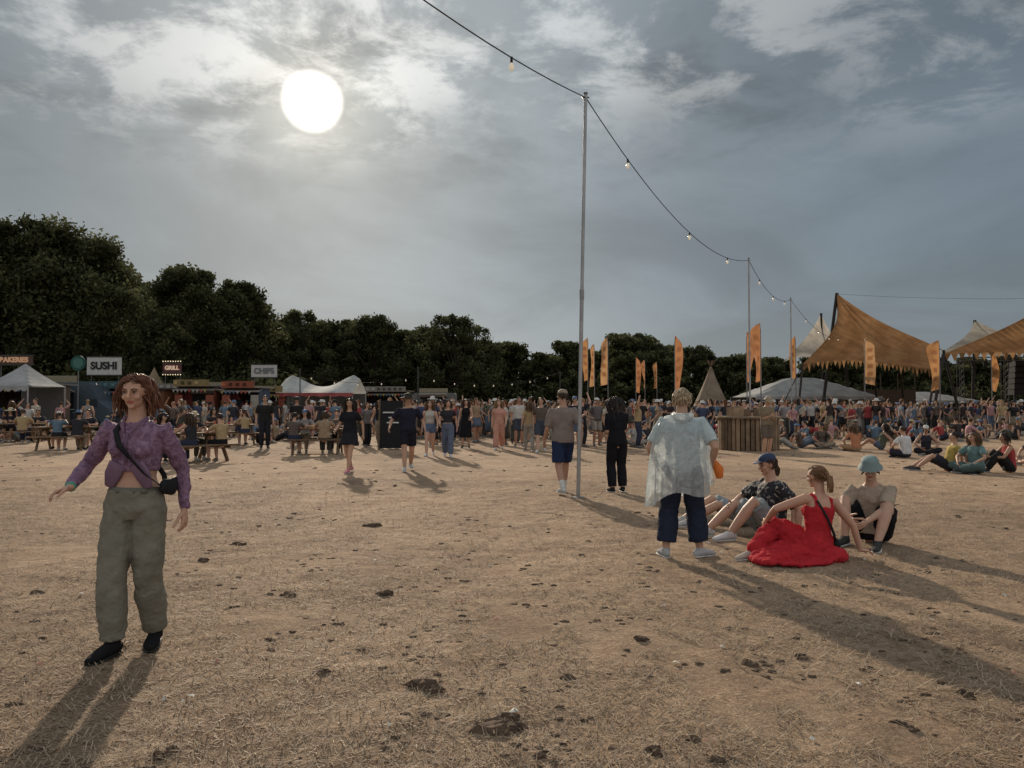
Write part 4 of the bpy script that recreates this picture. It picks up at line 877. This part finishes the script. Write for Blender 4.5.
for a,c,r_ in[(W(838,293,58),W(820,400,56),.12),(W(838,293,58),W(852,402,63),.12),(W(803,364,48),W(796,404,47),.07),(W(803,364,48),W(770,404,48),.03),(W(936,370,46),W(924,410,45),.08),(W(944,350,60),W(962,408,60),.11),(W(944,354,50),W(930,410,49),.1),(W(822,313,72),W(822,404,72),.12),(W(976,320,68),W(972,404,68),.13),(W(1085,268,56),W(1065,405,56),.15),(W(870,342,55),W(880,404,60),.08),(W(900,354,55),W(905,404,58),.08)]:
    c=(c[0],c[1],-.1); p.tube(a,c,r_,dk,8)
p.obj('support_masts',M['part'],e)
s=Buf(); X0,X1,Ys=GX(958,68),GX(1090,68),68
s.box(((X0+X1)/2,Ys+3,.6),(X1-X0,6,1.2),(.03,.03,.03))
for x in np.linspace(X0,X1,4):
    for dx in(-.2,.2):
        for dy in(-.2,.2): s.tube((x+dx,Ys+dy-.4,0),(x+dx,Ys+dy-.4,5.6),.03,(.12,.12,.12),6)
    for k in range(10): s.tube((x-.2,Ys-.6,k*.52),(x+.2,Ys-.6,k*.52+.5),.02,(.12,.12,.12),5)
s.tube((X0,Ys-.4,5.4),(X1,Ys-.4,5.4),.06,(.1,.1,.1),6); s.tube((X0,Ys-.4,5.7),(X1,Ys-.4,5.7),.06,(.1,.1,.1),6)
for k in range(6): s.box((GX(1018,55),55-.04*k,2.4+k*.4),(1.0,.7,.36),(.015,.015,.017),rx=-.04*k)
s.tube((GX(1018,55),55.3,0),(GX(1018,55),55.3,6),.1,(.05,.05,.05),8)
for x in np.linspace(X0+1,X1-1,10): s.tube((x,Ys-.45,5.3),(x,Ys-.6,4.95),[.1,.14],(.02,.02,.02),8)
s.obj('stage_truss',M['part'],e)
s=Buf(); xa,xb=GX(855,64),GX(925,64); s.box(((xa+xb)/2,63,.6),(xb-xa,1.2,1.2),(.06,.045,.03)); s.box(((xa+xb)/2,65.5,2.2),(xb-xa,.1,1.2),(.05,.035,.025))
for x in np.linspace(xa,xb,5): s.tube((x,65.6,0),(x,65.6,4.2),.06,(.06,.045,.03),6)
s.obj('bar_counter',M['part'],e)
b=Buf()
for x in np.arange(-60,80,2.4): b.box((x,96,.6),(.06,.06,1.2),(.15,.15,.15)); b.box((x+1.2,96,1.1),(2.3,.03,.05),(.15,.15,.15)); b.box((x+1.2,96,.6),(2.3,.02,.9),(.08,.1,.08))
b.obj('perimeter_fence',M['part'])

# ------------------------------------------------------------------ light, sky, camera
az=math.radians(-14.7); elv=math.radians(21.1)
sd=Vector((math.sin(az)*math.cos(elv),math.cos(az)*math.cos(elv),math.sin(elv)))
ld=bpy.data.lights.new('sun','SUN'); ld.energy=4.8; ld.angle=math.radians(1.2); ld.color=(1,.84,.66)
lo=bpy.data.objects.new('sun',ld); lo.rotation_euler=sd.to_track_quat('Z','Y').to_euler(); scene.collection.objects.link(lo)
w=bpy.data.worlds.new('World'); scene.world=w; w.use_nodes=True; nt=w.node_tree; nt.nodes.clear()
out=N(nt,'ShaderNodeOutputWorld'); bg=N(nt,'ShaderNodeBackground'); L(nt,bg.outputs[0],out.inputs[0])
sky=N(nt,'ShaderNodeTexSky',sky_type='NISHITA',sun_disc=False,sun_elevation=elv,sun_rotation=az,dust_density=1.0,air_density=1.2)
tc=N(nt,'ShaderNodeTexCoord').outputs['Generated']
nd=N(nt,'ShaderNodeVectorMath',operation='NORMALIZE'); L(nt,tc,nd.inputs[0]); dirv=nd.outputs[0]
dp=N(nt,'ShaderNodeVectorMath',operation='DOT_PRODUCT',inp={1:tuple(sd)}); L(nt,dirv,dp.inputs[0]); dot=dp.outputs['Value']
def math_(op,a,b_=None,clamp=False):
    x=N(nt,'ShaderNodeMath',operation=op); x.use_clamp=clamp
    for i_,v_ in enumerate((a,b_)):
        if v_ is None: continue
        if isinstance(v_,(int,float)): x.inputs[i_].default_value=v_
        else: L(nt,v_,x.inputs[i_])
    return x.outputs[0]
def pw(e_): return math_('POWER',math_('MAXIMUM',dot,0.0001),e_)
def smooth(v,a,b_,t0=0,t1=1):
    r_=N(nt,'ShaderNodeMapRange',interpolation_type='SMOOTHSTEP',inp={'From Min':a,'From Max':b_,'To Min':t0,'To Max':t1}); L(nt,v,r_.inputs['Value']); return r_.outputs[0]
sx=N(nt,'ShaderNodeSeparateXYZ'); L(nt,dirv,sx.inputs[0]); dz_=sx.outputs[2]
zc=math_('ADD',math_('MAXIMUM',dz_,0.0),.13)
cb=N(nt,'ShaderNodeCombineXYZ'); L(nt,math_('DIVIDE',sx.outputs[0],zc),cb.inputs[0]); L(nt,math_('DIVIDE',sx.outputs[1],zc),cb.inputs[1])
def cl(scale,detail,rough,dist,off,lo_,hi_,t0=0,t1=1,st=(1,1,1),rot=0):
    mp=N(nt,'ShaderNodeMapping',inp={'Location':off,'Scale':st,'Rotation':(0,0,rot)}); L(nt,cb.outputs[0],mp.inputs[0])
    x=N(nt,'ShaderNodeTexNoise',inp={'Scale':scale,'Detail':detail,'Roughness':rough,'Distortion':dist}); L(nt,mp.outputs[0],x.inputs['Vector'])
    return smooth(x.outputs['Fac'],lo_,hi_,t0,t1)
streak=cl(.8,7,.55,.6,(3.1,1.2,0),.36,.66,.84,1.18,(1,.6,1),.5)
puff=cl(3.4,12,.66,.25,(.4,2.3,0),.44,.6)
pdark=cl(2.2,10,.6,.3,(7.4,5.3,0),.48,.68)
region=cl(.8,3,.5,.2,(5.0,.7,0),.38,.54)
high=smooth(dz_,.25,.40); high2=smooth(dz_,.2,.36)
puffm=math_('MULTIPLY',math_('MULTIPLY',puff,high),math_('ADD',math_('MULTIPLY',region,.65),.35))
darkm=math_('SUBTRACT',1.0,math_('MULTIPLY',math_('MULTIPLY',pdark,high2),.28))
def sc(col_,f):
    x=N(nt,'ShaderNodeVectorMath',operation='SCALE',inp={0:col_}) if isinstance(col_,tuple) else N(nt,'ShaderNodeVectorMath',operation='SCALE')
    if not isinstance(col_,tuple): L(nt,col_,x.inputs[0])
    if isinstance(f,(int,float)): x.inputs['Scale'].default_value=f
    else: L(nt,f,x.inputs['Scale'])
    return x.outputs[0]
def add(a,b_): x=N(nt,'ShaderNodeVectorMath',operation='ADD'); L(nt,a,x.inputs[0]); L(nt,b_,x.inputs[1]); return x.outputs[0]
g1=pw(8.0); g2=pw(55.0); g3=pw(420.0); g4=pw(4200.0)
base=sc((.125,.162,.198),streak)
glow=add(sc((.19,.19,.175),math_('MULTIPLY',g1,streak)),add(sc((.09,.08,.06),g2),add(sc((.2,.17,.12),g3),sc((.55,.5,.4),g4))))
pf=sc((.225,.215,.2),math_('MULTIPLY',puffm,math_('ADD',.75,math_('ADD',math_('MULTIPLY',g1,.7),math_('MULTIPLY',g2,.5)))))
hz=sc((.11,.108,.097),math_('POWER',math_('SUBTRACT',1.0,math_('MAXIMUM',dz_,0.0),),8.0))
back_fill=sc((.4,.38,.36),smooth(dot,.55,-.3)); zen_fill=sc((.18,.18,.18),smooth(dz_,.55,.8))  # extra sky brightness added behind camera and overhead, out of view, as fill
tot=add(add(sc(add(base,glow),darkm),add(pf,hz)),add(back_fill,zen_fill))
tot=add(tot,sc((1.6,1.5,1.35),smooth(dot,math.cos(math.radians(2.25)),math.cos(math.radians(1.2)))))
tot=add(tot,sc(sky.outputs[0],.003))
L(nt,tot,bg.inputs[0]); bg.inputs[1].default_value=1.0
w.cycles.sampling_method='MANUAL'; w.cycles.sample_map_resolution=512
cam=bpy.data.cameras.new('camera'); cam.sensor_width=36; cam.lens=36*F/1024; cam.clip_end=4000; cam.clip_start=.05
co=bpy.data.objects.new('camera',cam); co.location=(0,0,CH); co.rotation_euler=(math.radians(90+1.565),0,0); scene.collection.objects.link(co); scene.camera=co
scene.view_settings.view_transform='Standard'; scene.view_settings.look='None'; scene.view_settings.exposure=0
print('objects',len(bpy.data.objects))
